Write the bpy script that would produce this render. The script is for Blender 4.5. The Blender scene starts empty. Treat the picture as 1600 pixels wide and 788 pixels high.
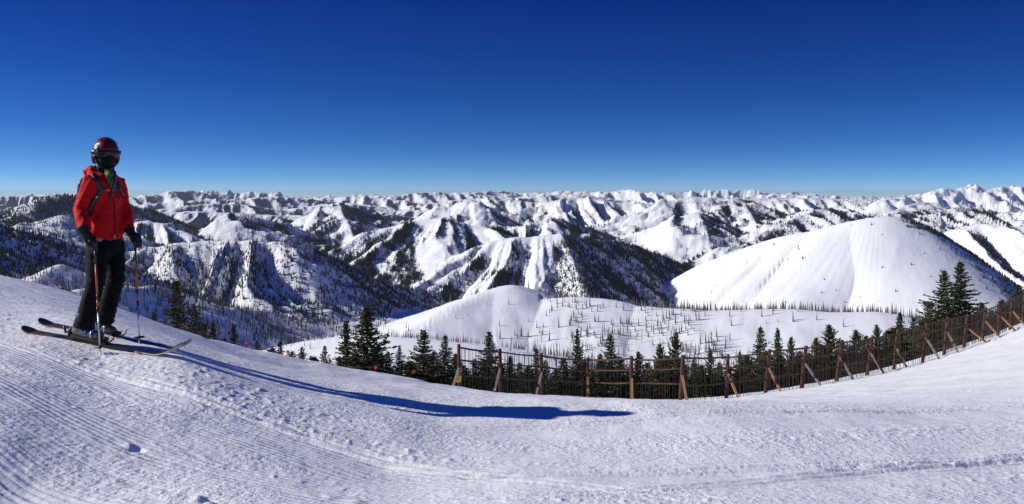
import bpy, bmesh, math, random
import numpy as np
from mathutils import Vector, Matrix
R = math.radians
scene = bpy.context.scene
C = scene.collection
random.seed(7)
RS = np.random.RandomState(7)

# ------------------------------------------------------------------ camera, sky, sun, exposure
FPX, CX, HY = 1256.0, 800.0, 305.0            # focal length, centre column and eye-level row of the photograph
cam_d = bpy.data.cameras.new("camera")
cam = bpy.data.objects.new("camera", cam_d)
C.objects.link(cam)
cam.location = (0, 0, 0)
cam.rotation_euler = (R(90), 0, 0)
cam_d.sensor_width = 36.0
cam_d.lens = FPX / 1600.0 * 36.0
cam_d.shift_y = -(394.0 - HY) / 1600.0
cam_d.clip_start = 0.1
cam_d.clip_end = 200000.0
scene.camera = cam

SUN_EL = R(27.5)
SUN_TO = Vector((-0.999, 0.02, 0.0)).normalized()     # horizontal direction towards the sun
world = bpy.data.worlds.new("World")
scene.world = world
world.use_nodes = True
wn, wl = world.node_tree.nodes, world.node_tree.links
wn.clear()
w_out = wn.new('ShaderNodeOutputWorld')
w_bg = wn.new('ShaderNodeBackground')
w_sky = wn.new('ShaderNodeTexSky')
w_sky.sky_type = 'NISHITA'
w_sky.sun_disc = False
w_sky.sun_elevation = SUN_EL
w_sky.sun_rotation = math.atan2(SUN_TO.x, SUN_TO.y)
w_sky.altitude = 3000
w_sky.air_density = 1.0
w_sky.dust_density = 0.0
w_sky.ozone_density = 3.0
w_tc = wn.new('ShaderNodeTexCoord')
w_map = wn.new('ShaderNodeMapping')
w_map.inputs['Scale'].default_value = (1, 1, 3.0)
w_map.inputs['Location'].default_value = (0, 0, 0.035)      # the phone panorama squeezes the sky's height
w_hsv = wn.new('ShaderNodeHueSaturation')
w_hsv.inputs['Saturation'].default_value = 1.33
w_sep = wn.new('ShaderNodeSeparateXYZ'); w_mr = wn.new('ShaderNodeMapRange')
w_mr.inputs['From Min'].default_value = 0.0; w_mr.inputs['From Max'].default_value = 0.24
w_mr.inputs['To Min'].default_value = 0.505; w_mr.inputs['To Max'].default_value = 0.529
wl.new(w_tc.outputs['Generated'], w_sep.inputs[0]); wl.new(w_sep.outputs['Z'], w_mr.inputs['Value'])
wl.new(w_mr.outputs[0], w_hsv.inputs['Hue'])
w_bg.inputs['Strength'].default_value = 0.118
wl.new(w_tc.outputs['Generated'], w_map.inputs['Vector'])
wl.new(w_map.outputs['Vector'], w_sky.inputs['Vector'])
wl.new(w_sky.outputs['Color'], w_hsv.inputs['Color'])
wl.new(w_hsv.outputs['Color'], w_bg.inputs['Color'])
wl.new(w_bg.outputs['Background'], w_out.inputs['Surface'])

sun_d = bpy.data.lights.new("sun", 'SUN')
sun_d.energy = 4.5
sun_d.angle = R(0.5)
sun_d.color = (1.0, 0.965, 0.90)
sun = bpy.data.objects.new("sun", sun_d)
C.objects.link(sun)
sun_dir = Vector((SUN_TO.x * math.cos(SUN_EL), SUN_TO.y * math.cos(SUN_EL), math.sin(SUN_EL)))
sun.rotation_euler = sun_dir.to_track_quat('Z', 'Y').to_euler()

scene.view_settings.view_transform = 'Standard'
scene.view_settings.look = 'None'
scene.view_settings.exposure = 0.0
scene.view_settings.gamma = 1.0
scene.view_settings.use_curve_mapping = False
scene.cycles.max_bounces = 6
scene.cycles.diffuse_bounces = 3
scene.cycles.transparent_max_bounces = 4

# ------------------------------------------------------------------ numeric helpers
def hash2(ix, iy, seed):
    h = (ix.astype(np.int64) * 374761393 + iy.astype(np.int64) * 668265263 + seed * 974634777) & 0xffffffff
    h = ((h ^ (h >> 13)) * 1274126177) & 0xffffffff
    h = (h ^ (h >> 16)) & 0xffffffff
    return h
def gnoise(x, y, seed=0):
    ix = np.floor(x); iy = np.floor(y)
    fx = x - ix; fy = y - iy
    u = fx * fx * fx * (fx * (fx * 6 - 15) + 10); v = fy * fy * fy * (fy * (fy * 6 - 15) + 10)
    def g(dx, dy):
        a = hash2(ix + dx, iy + dy, seed) * (2 * math.pi / 4294967296.0)
        return np.cos(a) * (fx - dx) + np.sin(a) * (fy - dy)
    n0 = g(0, 0) * (1 - u) + g(1, 0) * u
    n1 = g(0, 1) * (1 - u) + g(1, 1) * u
    return (n0 * (1 - v) + n1 * v) * 1.45
def fbm(x, y, oct=4, seed=0, gain=0.5, lac=2.03):
    s = 0.0; a = 1.0
    for i in range(oct):
        s = s + a * gnoise(x, y, seed + i * 17)
        x = x * lac + 13.7; y = y * lac - 7.1; a *= gain
    return s
def ridged(x, y, oct=5, seed=0, gain=0.5, lac=2.07):
    s = 0.0; a = 1.0; w = 1.0
    for i in range(oct):
        n = 1.0 - np.abs(gnoise(x, y, seed + i * 31))
        n = n * n
        s = s + a * n * w
        w = np.clip(n * 1.3, 0, 1)
        x = x * lac + 5.2; y = y * lac + 9.9; a *= gain
    return s
def sstep(a, b, x):
    t = np.clip((x - a) / (b - a), 0, 1)
    return t * t * (3 - 2 * t)
def P3(px, row, D):
    """a direction of view given by column and row, at depth D metres"""
    return ((px - CX) / FPX * D, D, -(row - HY) / FPX * D)

# ------------------------------------------------------------------ object helpers
def new_mesh(name, V, F, smooth=False, mats=()):
    me = bpy.data.meshes.new(name)
    me.from_pydata([tuple(v) for v in V], [], [tuple(f) for f in F])
    for m in mats: me.materials.append(m)
    if smooth: me.polygons.foreach_set('use_smooth', [True] * len(me.polygons))
    me.update()
    return me
def grid_mesh(name, P, smooth=True, flip=False):
    """P: (rows, cols, 3) array -> quad mesh"""
    n, m = P.shape[:2]
    me = bpy.data.meshes.new(name)
    me.vertices.add(n * m)
    me.vertices.foreach_set('co', P.astype(np.float32).ravel())
    idx = np.arange(n * m).reshape(n, m)
    a, b, c, d = idx[:-1, :-1], idx[:-1, 1:], idx[1:, 1:], idx[1:, :-1]
    q = np.stack([a, b, c, d] if not flip else [a, d, c, b], -1).reshape(-1, 4)
    me.loops.add(q.size); me.polygons.add(len(q))
    me.loops.foreach_set('vertex_index', q.ravel().astype(np.int32))
    me.polygons.foreach_set('loop_start', (np.arange(len(q)) * 4).astype(np.int32))
    me.polygons.foreach_set('loop_total', np.full(len(q), 4, np.int32))
    me.polygons.foreach_set('use_smooth', np.full(len(q), smooth))
    me.update(calc_edges=True)
    return me
def link(name, data, parent=None, mat=None):
    o = bpy.data.objects.new(name, data)
    C.objects.link(o)
    if parent is not None: o.parent = parent
    if mat is not None:
        if len(data.materials): data.materials[0] = mat
        else: data.materials.append(mat)
    return o
def thing(name, label, cat, loc=(0, 0, 0), rotz=0.0, group=None, data=None):
    o = bpy.data.objects.new(name, data)
    C.objects.link(o)
    o.location = loc; o.rotation_euler = (0, 0, rotz)
    o['label'] = label; o['category'] = cat
    if group: o['group'] = group
    return o

# ------------------------------------------------------------------ materials
def mat_new(name):
    m = bpy.data.materials.new(name); m.use_nodes = True
    nt = m.node_tree
    b = nt.nodes['Principled BSDF']
    return m, nt, b
def nd(nt, t, **kw):
    n = nt.nodes.new(t)
    for k, v in kw.items():
        if k in n.inputs.keys(): n.inputs[k].default_value = v
        else: setattr(n, k, v)
    return n
def simple_mat(name, col, rough=0.6, var=0.0, scale=20.0, bump=0.0, bscale=60.0, metal=0.0, spec=0.5, stretch=(1, 1, 1)):
    m, nt, b = mat_new(name)
    b.inputs['Roughness'].default_value = rough
    b.inputs['Metallic'].default_value = metal
    b.inputs['Specular IOR Level'].default_value = spec
    tc = nd(nt, 'ShaderNodeTexCoord'); mp = nd(nt, 'ShaderNodeMapping', Scale=stretch)
    nt.links.new(tc.outputs['Object'], mp.inputs['Vector'])
    n1 = nd(nt, 'ShaderNodeTexNoise', Scale=scale, Detail=5.0)
    nt.links.new(mp.outputs[0], n1.inputs['Vector'])
    cr = nd(nt, 'ShaderNodeValToRGB')
    cr.color_ramp.elements[0].position = 0.3; cr.color_ramp.elements[1].position = 0.7
    cr.color_ramp.elements[0].color = (*[c * (1 - var) for c in col], 1)
    cr.color_ramp.elements[1].color = (*[min(1, c * (1 + var)) for c in col], 1)
    nt.links.new(n1.outputs['Fac'], cr.inputs['Fac'])
    nt.links.new(cr.outputs['Color'], b.inputs['Base Color'])
    if bump > 0:
        n2 = nd(nt, 'ShaderNodeTexNoise', Scale=bscale, Detail=4.0)
        nt.links.new(mp.outputs[0], n2.inputs['Vector'])
        bp = nd(nt, 'ShaderNodeBump', Strength=1.0, Distance=bump)
        nt.links.new(n2.outputs['Fac'], bp.inputs['Height'])
        nt.links.new(bp.outputs['Normal'], b.inputs['Normal'])
    return m
# ================================================================== far terrain: one sheet from the valley to the horizon
# each massif: crest line (column, row, depth), slope towards both sides, relief below the crest,
# rib spacing and strength, crest roundness, roughness, timber amount
def crest(pts, sub=6):
    A = np.array([P3(*p) for p in pts], float)
    n = len(A); out = []
    for i in range(n - 1):
        p0 = A[max(i - 1, 0)]; p1 = A[i]; p2 = A[i + 1]; p3 = A[min(i + 2, n - 1)]
        for k in range(sub):
            t = k / sub
            out.append(0.5 * ((2 * p1) + (-p0 + p2) * t + (2 * p0 - 5 * p1 + 4 * p2 - p3) * t * t + (-p0 + 3 * p1 - 3 * p2 + p3) * t ** 3))
    out.append(A[-1])
    return np.array(out)
MASSIFS = [
 # pts, s, H, rib λ, rib amp, round, rough, timber, skew
 dict(n='bench', rl=.6, p=[(430,590,720),(481,541,710),(512,530,700),(560,526,690),(600,527,675),(644,530,660),(745,540,640),(870,560,620)], s=.34, H=170, l=160, a=.0, r=18, q=2.5, f=-1.2),
 dict(n='burned', rl=.8, p=[(560,575,800),(610,540,850),(645,519,890),(679,498,920),(720,474,960),(768,454,1000),(800,446,1010),(815,455,1005),(851,466,990),(895,464,970),(961,470,950),(991,478,940),(1016,479,930),(1069,483,915),(1110,486,905),(1220,483,885),(1302,488,865),(1385,490,850),(1450,508,835),(1540,545,820),(1700,600,800)], s=.42, H=260, l=230, a=.03, r=14, q=4, f=-1.2, skew=.3),
 dict(n='blue_left', p=[(120,452,800),(190,447,860),(220,448,900),(248,448,980),(301,464,1100),(332,473,1180),(362,480,1260),(392,484,1350),(423,489,1450),(460,502,1600),(500,524,1800),(530,545,2000)], s=.62, H=330, l=120, a=.05, r=10, q=5, f=.35),
 dict(n='spur_left', p=[(0,470,1050),(40,448,1150),(66,428,1230),(96,413,1300),(128,433,1420),(150,452,1550),(170,475,1700)], s=.55, H=220, l=110, a=.09, r=10, q=5, f=.15),
 dict(n='timber_left', p=[(-160,330,1350),(-80,338,1450),(0,354,1600),(50,379,1750),(115,412,1950),(180,432,2150),(231,447,2350),(262,462,2500)], s=.58, H=420, l=150, a=.28, r=10, q=8, f=.5, skew=.3),
 dict(n='lit_left', p=[(-80,400,3400),(-20,372,3380),(16,357,3350),(60,346,3300),(99,336,3250),(125,345,3350),(160,366,3600),(190,385,3900)], s=.5, H=420, l=200, a=.34, r=14, q=10, f=-.1, skew=.2),
 dict(n='ribbed', es=.5, p=[(100,425,1900),(140,408,1900),(180,396,1900),(225,388,1895),(280,380,1885),(330,376,1875),(420,376,1860),(460,382,1860),(485,389,1890)], s=.62, H=420, l=84, a=.60, r=8, q=7, f=.0, skew=.32),
 dict(n='ribbed_shade', p=[(470,384,1880),(490,390,1910),(520,403,2000),(560,425,2150),(600,440,2300),(650,452,2450),(700,463,2560),(735,480,2680)], s=.84, H=760, l=130, a=.26, r=8, q=10, f=.30, skew=.45),
 dict(n='dark_back', p=[(60,310,4000),(110,305,4100),(150,311,4200),(198,320,4300),(231,333,4450),(280,353,4700),(340,374,5000)], s=.55, H=480, l=230, a=.30, r=14, q=12, f=.35, skew=.3),
 dict(n='ribbed_small', p=[(170,372,3950),(200,352,3900),(225,345,3860),(250,349,3830),(285,362,3780),(312,372,3750),(340,388,3700)], s=.55, H=420, l=105, a=.5, r=9, q=8, f=.0, skew=.3),
 dict(n='ribbed_mid', p=[(290,385,4450),(312,364,4400),(333,351,4350),(366,334,4300),(395,338,4280),(420,345,4350),(450,356,4500),(499,372,4800),(530,390,5000)], s=.56, H=480, l=150, a=.5, r=10, q=12, f=.08, skew=.3),
 dict(n='pyramid', p=[(415,358,5750),(450,346,5700),(480,336,5650),(505,325,5600),(529,317,5550),(560,328,5750),(590,340,6100),(620,351,6500),(650,360,6900)], s=.60, H=620, l=200, a=.44, r=12, q=16, f=.08, skew=.4),
 dict(n='pyramid_spur', p=[(529,317,5550),(535,335,5250),(545,352,5000),(552,372,4800),(560,388,4650)], s=.62, H=450, l=180, a=.36, r=12, q=14, f=.15),
 dict(n='white_left', p=[(470,420,3350),(505,398,3340),(548,376,3320),(598,357,3290),(651,346,3260),(684,341,3230),(707,342,3210),(735,352,3180),(763,357,3150),(800,370,3110),(840,385,3070)], s=.50, H=430, l=140, a=.40, r=26, q=8, f=.10, skew=.12),
 dict(n='centre', es=.7, p=[(610,452,2870),(638,442,2860),(700,407,2830),(740,389,2810),(770,377,2790),(800,371,2770),(840,369,2750),(876,366,2730)], s=.58, H=430, l=125, a=.44, r=10, q=8, f=-.06, skew=.12),
 dict(n='centre_spur', p=[(876,366,2730),(884,382,2660),(893,402,2560),(903,428,2450),(914,452,2350),(925,475,2260)], s=1.0, H=1000, l=110, a=.20, r=8, q=5, f=-.18),
 dict(n='centre_shade', p=[(876,366,2730),(909,372,2770),(950,376,2850),(985,383,2930),(1031,399,3060),(1060,412,3170),(1090,432,3300)], s=.92, H=1000, l=150, a=.30, r=8, q=6, f=-.10, skew=.5),
 dict(n='fan', p=[(600,372,6000),(640,352,5900),(690,331,5750),(730,314,5650),(765,324,5750),(800,334,5850)], s=.5, H=560, l=210, a=.5, r=14, q=16, f=.05),
 dict(n='long_ribbed', p=[(780,352,6000),(805,338,5950),(835,324,5900),(870,312,5850),(899,308,5800),(950,314,5750),(1000,320,5700),(1050,332,5650)], s=.5, H=560, l=180, a=.62, r=12, q=14, f=-.15, skew=.2),
 dict(n='low_ribbed', p=[(880,378,4950),(905,361,4930),(932,350,4900),(985,337,4850),(1024,323,4800),(1064,309,4750),(1090,308,4750),(1130,322,4900)], s=.5, H=480, l=150, a=.55, r=12, q=14, f=-.05),
 dict(n='low_mid', p=[(770,368,3850),(800,358,3950),(830,350,4000),(866,341,4050),(910,354,4150),(958,378,4350),(990,395,4500)], s=.5, H=380, l=150, a=.44, r=14, q=14, f=.12),
 dict(n='right_pyramid', p=[(930,405,4000),(960,387,3980),(985,369,3960),(1040,347,3920),(1075,336,3890),(1090,332,3880),(1112,346,4000),(1140,356,4250),(1170,366,4500)], s=.56, H=520, l=165, a=.42, r=10, q=12, f=.08, skew=.15),
 dict(n='right_pyramid_spur', p=[(1090,332,3880),(1097,350,3740),(1104,370,3600),(1110,392,3460),(1112,412,3340)], s=.66, H=400, l=170, a=.25, r=8, q=12, f=.35),
 dict(n='right_peak', p=[(1080,345,4500),(1110,330,4550),(1135,319,4600),(1158,313,4650),(1185,322,4800),(1215,338,5000),(1250,352,5200)], s=.58, H=500, l=190, a=.44, r=14, q=14, f=.2, skew=.2),
 dict(n='right_peak_spur', p=[(1158,313,4650),(1172,335,4400),(1185,355,4150),(1195,372,3950)], s=.6, H=380, l=200, a=.25, r=12, q=12, f=.35),
 dict(n='dome', rl=1.2, p=[(1000,484,3020),(1014,472,2960),(1064,436,2840),(1097,413,2750),(1163,387,2620),(1220,369,2540),(1266,361,2490),(1296,353,2460),(1339,343,2420),(1372,338,2400),(1398,338,2390),(1431,347,2380),(1457,361,2390),(1484,379,2420),(1510,396,2470),(1530,420,2520),(1560,450,2600)], s=.60, H=520, l=215, a=1.15, r=16, q=1.5, f=-1.0, skew=-.08),
 dict(n='right_edge', p=[(1440,392,3400),(1465,372,3360),(1490,360,3320),(1512,354,3280),(1533,350,3250),(1563,353,3200),(1600,352,3150),(1680,346,3080),(1800,340,3000)], s=.56, H=560, l=190, a=.44, r=14, q=8, f=.10, skew=.7),
 dict(n='timber_hill', p=[(1150,392,3400),(1180,372,3550),(1215,353,3700),(1250,338,3850),(1282,327,4000),(1320,333,4200),(1380,345,4500),(1430,355,4700)], s=.46, H=400, l=180, a=.38, r=16, q=14, f=.34),
 dict(n='back_hills', p=[(1360,345,4900),(1400,334,5000),(1450,330,5200),(1513,326,5400),(1560,334,5400),(1610,329,5400),(1700,328,5400)], s=.42, H=420, l=210, a=.42, r=16, q=22, f=.34),
 dict(n='snow_peaks', p=[(1380,312,10500),(1410,309,10800),(1431,306,11000),(1452,300,11000),(1474,294,11000),(1497,296,11100),(1517,290,11200),(1537,297,11200),(1552,294,11300),(1566,291,11300),(1580,297,11300),(1593,291,11300),(1625,296,11400),(1680,292,11500),(1760,300,11500)], s=.62, H=1300, l=520, a=.42, r=8, q=40, f=-.5),
]
# more ridges beyond, each a real crest with its own ribs, ever higher in the view with distance
rq = random.Random(31)
for Dr, row in ((5900, 341), (6700, 331), (7600, 325), (8700, 318), (9900, 312), (11300, 307), (13000, 304), (15000, 301.5), (17500, 300), (20500, 299)):
    W = Dr * 0.70; nr = max(4, int(2 * W / (2100 + Dr * 0.07)))
    for k in range(nr):
        cx = -W + 2 * W * (k + rq.uniform(.15, .85)) / nr; cy = Dr * rq.uniform(.95, 1.07)
        if cx / cy > .46 and Dr > 9000 and Dr < 16000: continue
        a = rq.uniform(-1.0, 1.0); L = rq.uniform(2200, 4200) * (1 + Dr / 25000); pts_ = []
        zt = -(row + rq.uniform(-4, 5) - HY) / FPX * cy
        if cx / cy < -.1: zt -= cy * .0022 * rq.uniform(0, 1)
        bend = rq.uniform(-.4, .4); nn = 7; pk = rq.uniform(.25, .75)
        for j in range(nn):
            t = j / (nn - 1) ; s_ = (t - .5) * L
            px_ = cx + s_ * math.cos(a + bend * (t - .5)); py_ = cy + s_ * math.sin(a + bend * (t - .5))
            zz = zt - 430 * abs(t - pk) ** 1.25 * 1.5 + rq.uniform(-40, 40)
            pts_.append((px_ / py_ * FPX + CX, HY - zz / py_ * FPX, py_))
        left = max(0, min(1, .5 - cx / cy * 1.2))
        MASSIFS.append(dict(n='far', p=pts_, s=rq.uniform(.46, .60), H=rq.uniform(420, 620), l=rq.uniform(190, 330) * (0.8 + Dr / 15000), a=rq.uniform(.36, .56), r=14, q=9 + Dr / 1000, f=rq.uniform(.02, .24) + .26 * left - Dr / 90000, skew=rq.uniform(-.3, .5)))  # timber share raised, partly to paint darker shade into these ridges
NU = 1000
ug = np.linspace(-0.74, 0.74, NU)
def lspan(a, b, n): return np.exp(np.linspace(math.log(a), math.log(b), n, endpoint=False))
dg = np.concatenate([lspan(330, 1500, 160), lspan(1500, 5300, 320), lspan(5300, 18000, 320), lspan(18000, 60000, 60)])
U, DD = np.meshgrid(ug, dg)
X = U * DD; Y = DD.copy()
# background relief: valleys and ever farther ranges
wx = X + 260 * fbm(X / 1500, Y / 1500, 3, 5); wy = Y + 260 * fbm(X / 1500, Y / 1500, 3, 9)
def ranges(x, y):
    w1 = 1 - np.abs(gnoise(x, y, 3)); w2 = 1 - np.abs(gnoise(x * 2.13 + 4, y * 2.13, 8)); w3 = 1 - np.abs(gnoise(x * 4.6, y * 4.6 + 7, 13))
    w4 = 1 - np.abs(gnoise(x * 10.1, y * 10.1, 18)); w5 = fbm(x * 22, y * 22, 3, 19)
    big = 0.5 + 0.5 * gnoise(x * 0.37, y * 0.37, 33)
    return 0.62 * w1 * (0.6 + 0.4 * w2) + 0.28 * w2 * w1 + 0.13 * w3 * w2 + 0.07 * w4 * w3 + 0.015 * w5 + 0.26 * big     # about 0.4 .. 1.5
rg = ranges(wx / 1900, wy / 1900) - 1.0
lift = np.interp(DD, [0, 3500, 5000, 7000, 10000, 15000, 24000, 60000], [-520, -500, -480, -440, -330, -180, -60, -150])
amp = np.interp(DD, [0, 3500, 5200, 7500, 11000, 24000, 60000], [150, 260, 330, 400, 520, 800, 500])
Z = lift - amp * 0.14 + amp * rg
# keep background hills under the guided crests nearer than 5 km
TIMB = 0.05 + 0.30 * fbm(X / 900, Y / 900, 3, 21)
TIMB += np.interp(U, [-.8, -.35, 0, .4], [.32, .30, .14, .12]) - np.interp(DD, [9000, 20000], [0, .30])
MID = np.full(X.shape, -1, np.int32)
for mi, M in enumerate(MASSIFS):
    cp = crest(M['p'], 3 if M['n'] == 'far' else 6)
    seg = np.hypot(*(cp[1:, :2] - cp[:-1, :2]).T)
    tt = np.concatenate([[0], np.cumsum(seg)])
    reach = M['H'] / M['s'] * 2.4
    sel = (X > cp[:, 0].min() - reach) & (X < cp[:, 0].max() + reach) & (Y > cp[:, 1].min() - reach) & (Y < cp[:, 1].max() + reach)
    ii = np.nonzero(sel.ravel())[0]
    x = X.ravel()[ii]; y = Y.ravel()[ii]
    s, H, lam, am, r = M['s'], M['H'], M['l'], M['a'], M['r']
    x = x.astype(np.float32); y = y.astype(np.float32); n_ = len(ii)
    bt = np.zeros(n_, np.float32); bz = bt.copy(); d = bt.copy(); bs = bt.copy()
    A_ = cp[:-1].astype(np.float32)[:, :, None]; E_ = (cp[1:] - cp[:-1]).astype(np.float32)[:, :, None]
    L2 = E_[:, 0] ** 2 + E_[:, 1] ** 2; T0 = tt[:-1].astype(np.float32)[:, None]; SG = seg.astype(np.float32)[:, None]
    for c0 in range(0, n_, 16384):
        xs = x[None, c0:c0 + 16384]; ys = y[None, c0:c0 + 16384]
        rx = xs - A_[:, 0]; ry = ys - A_[:, 1]
        t = np.clip((rx * E_[:, 0] + ry * E_[:, 1]) / L2, 0, 1)
        dx = rx - t * E_[:, 0]; dy = ry - t * E_[:, 1]
        dk = np.sqrt(dx * dx + dy * dy); zk = A_[:, 2] + t * E_[:, 2]
        hk = zk - dk * s * 0.9
        mx = hk.max(0, keepdims=True)
        w = np.exp((hk - mx) / 9.0); w /= w.sum(0, keepdims=True)
        bt[c0:c0 + 16384] = (w * (T0 + t * SG)).sum(0)
        j = hk.argmax(0); cc = np.arange(len(j))
        d[c0:c0 + 16384] = dk[j, cc]; bz[c0:c0 + 16384] = zk[j, cc]
        bs[c0:c0 + 16384] = np.sign(E_[j, 0, 0] * dy[j, cc] - E_[j, 1, 0] * dx[j, cc])
    wob = lam * 0.11 * fbm(x / (lam * 2.2), y / (lam * 2.2), 2, 40 + mi)
    tq = bt + M.get('skew', 0.0) * d * bs + wob + lam * 0.55 * gnoise(bt / (lam * 1.9), bt * 0 + bs * 3.3, 45 + mi)
    r = r * (0.7 if M['q'] >= 5 else 1)
    de = np.sqrt(d * d + r * r) - r
    ph = tq / lam
    tri = 1 - 2 * np.abs(ph - np.floor(ph) - 0.5) * 2        # -1 .. 1
    ph2 = (tq + lam * .06 * gnoise(x / (lam * .5), y / (lam * .5), 46 + mi)) / (lam * 0.39) + 0.37
    tri2 = 1 - 2 * np.abs(ph2 - np.floor(ph2) - 0.5) * 2
    ph3 = (tq + lam * .03 * gnoise(x / (lam * .2), y / (lam * .2), 47 + mi)) / (lam * 0.153) + 0.11
    tri3 = 1 - 2 * np.abs(ph3 - np.floor(ph3) - 0.5) * 2
    vary = 0.95 + 0.35 * gnoise(ph * 0.71 + 3, d / 400 + bs * 2.7, 77 + mi)
    if M['n'] == 'ribbed': wob_ = 0
    env = sstep(-lam * .1, lam * 0.75, d) * (1 - 0.5 * sstep(H / s * 0.8, H / s * 2.0, d))
    if M['n'] == 'dome':
        ph = (bt + 250 + 0.15 * wob - 0.05 * d) / lam
        tri = 0.75 * fbm(ph * 0.62, d / 900, 3, 811)
        for p0_, w_, a_ in ((.7, .13, .4), (1.3, .12, .5), (2.2, .15, .6), (3.0, .10, 1.0), (3.42, .07, 1.3), (3.72, .05, .9), (4.15, .12, .9), (4.6, .16, .8), (5.1, .14, .7)):
            tri = tri - a_ * np.exp(-np.abs(ph + 0.16 * gnoise(d / 330, ph * 0 + p0_ * 7, 816) - p0_) / w_) * (0.6 + 0.6 * gnoise(d / 160, ph * 0 + p0_, 815))
        tri2 = 0.5 * gnoise(ph * 2.3 + 5, d / 500, 812)
        env = env * (0.35 + 0.9 * sstep(100, 420, d))
    ribs = am * lam * 0.5 * (tri * vary + tri2 * 0.30 * (1.0 + 0.8 * gnoise(ph2 * .31, d / lam * .5, 48 + mi)) + tri3 * (0.0 if M['n'] in ('dome', 'centre_shade', 'centre_spur', 'ribbed_shade') else 0.09) * (1 + gnoise(ph3 * .23, d / lam, 49 + mi))) * env
    h = bz - H * (1 - np.exp(-s * de / H)) + ribs - am * lam * 0.25 * env
    h += M['q'] * (fbm(x / 140, y / 140, 5, 90 + mi) * 1.2) * sstep(0, 60, d)
    if M['q'] >= 5:
        h += (ridged(x / 230 + mi, y / 230, 5, 700 + mi, .5) - 0.9) * (15 + M['q']) * 0.38 * sstep(0, 120, d)
    sc = max(1.0, bz.mean() * 0 + float(cp[:, 1].mean()) / 3000.0)
    rill = (1 - np.abs(gnoise(tq / (26 * sc), d / (420 * sc), 500 + mi))) + 0.6 * (1 - np.abs(gnoise(tq / (58 * sc) + 9, d / (500 * sc), 530 + mi)))
    h += M.get('rl', 5.0) * sc * rill * sstep(10, 110, d) * (1 - 0.7 * sstep(H / s, H / s * 2.2, d))
    h += M['q'] * 0.25 * fbm(bt / 60, bt * 0 + mi, 2, 60 + mi)
    if 'es' in M:                                     # the crest breaks off steeply at its right end
        tg = cp[-1, :2] - cp[-3, :2]; tg = tg / np.hypot(*tg)
        h = h - M['es'] * np.maximum(0, (x - cp[-1, 0]) * tg[0] + (y - cp[-1, 1]) * tg[1])
    zf = Z.ravel(); old = zf[ii]
    k = 10.0
    m = np.maximum(old, h)
    new = m + np.log1p(np.exp(-np.abs(old - h) / k)) * k * 0.5
    # in front of and around a massif the background hills may not rise over it
    zf[ii] = new
    MID.ravel()[ii] = np.where(h > old, mi, MID.ravel()[ii])
    tf = TIMB.ravel(); w = sstep(-12, 12, h - old)
    gul = -np.clip(tri, -1, 1) * (0.26 if am > .15 else 0)
    tf[ii] = tf[ii] * (1 - w) + w * (M['f'] + gul * sstep(40, 160, d) + 0.32 * fbm(x / (lam * .9), y / (lam * .9), 3, 120 + mi) - (0.28 * (1 - sstep(10, 80, d)) if am > .15 else 0))
# surface slopes (for where timber grows)
def grads(X, Y, Z):
    Zu = np.gradient(Z, axis=1); Zd = np.gradient(Z, axis=0)
    Xu = np.gradient(X, axis=1); Xd = np.gradient(X, axis=0); Yd = np.gradient(Y, axis=0)
    gx = Zu / Xu
    gy = (Zd - gx * Xd) / Yd
    return gx, gy
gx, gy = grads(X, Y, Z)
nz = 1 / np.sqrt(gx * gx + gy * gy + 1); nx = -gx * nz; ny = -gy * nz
TIMB = TIMB + np.clip(nx, -0.45, 0.5) * 1.0  # timber favours sides turned from the sun; on far ranges it paints shade too
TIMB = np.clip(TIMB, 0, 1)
CAP = np.ones(X.shape)
for nm_, c_ in (('blue_left', .20), ('spur_left', .3), ('timber_left', .42), ('ribbed_shade', .45), ('ribbed', .42), ('lit_left', .4), ('centre_shade', .75), ('centre_spur', .6), ('dark_back', .7)):
    k_ = [q['n'] for q in MASSIFS].index(nm_); CAP[MID == k_] = c_
# what can be seen from the slope (with a margin): trees are only set there
ratioT = -Z / DD
front = np.minimum.accumulate(np.concatenate([np.full((1, NU), 9.0), ratioT[:-1]], 0), 0)
SEEN = ratioT < front + 16.0 / DD
AREA = np.abs(np.gradient(X, axis=1) * np.gradient(Y, axis=0)) / nz
XS = X + 0.42 * np.clip(Z + 700, 0, 900) * sstep(19000, 24000, DD)       # lee sides of the far ranges are steeper
terrain_me = grid_mesh('mountains', np.stack([XS, Y, Z], -1))
at = terrain_me.attributes.new('timber', 'FLOAT', 'POINT')
at.data.foreach_set('value', np.clip(TIMB * np.where(CAP < 1, CAP * 0.6, 1.0) * (1 + .5 * sstep(4500, 6500, DD)) + .10 * sstep(4500, 6500, DD) * sstep(26000, 12000, DD) * (MID != [q['n'] for q in MASSIFS].index('snow_peaks')), 0, 1).astype(np.float32).ravel())  # far timber colour thickened, partly standing in for shade on the ranges

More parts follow.
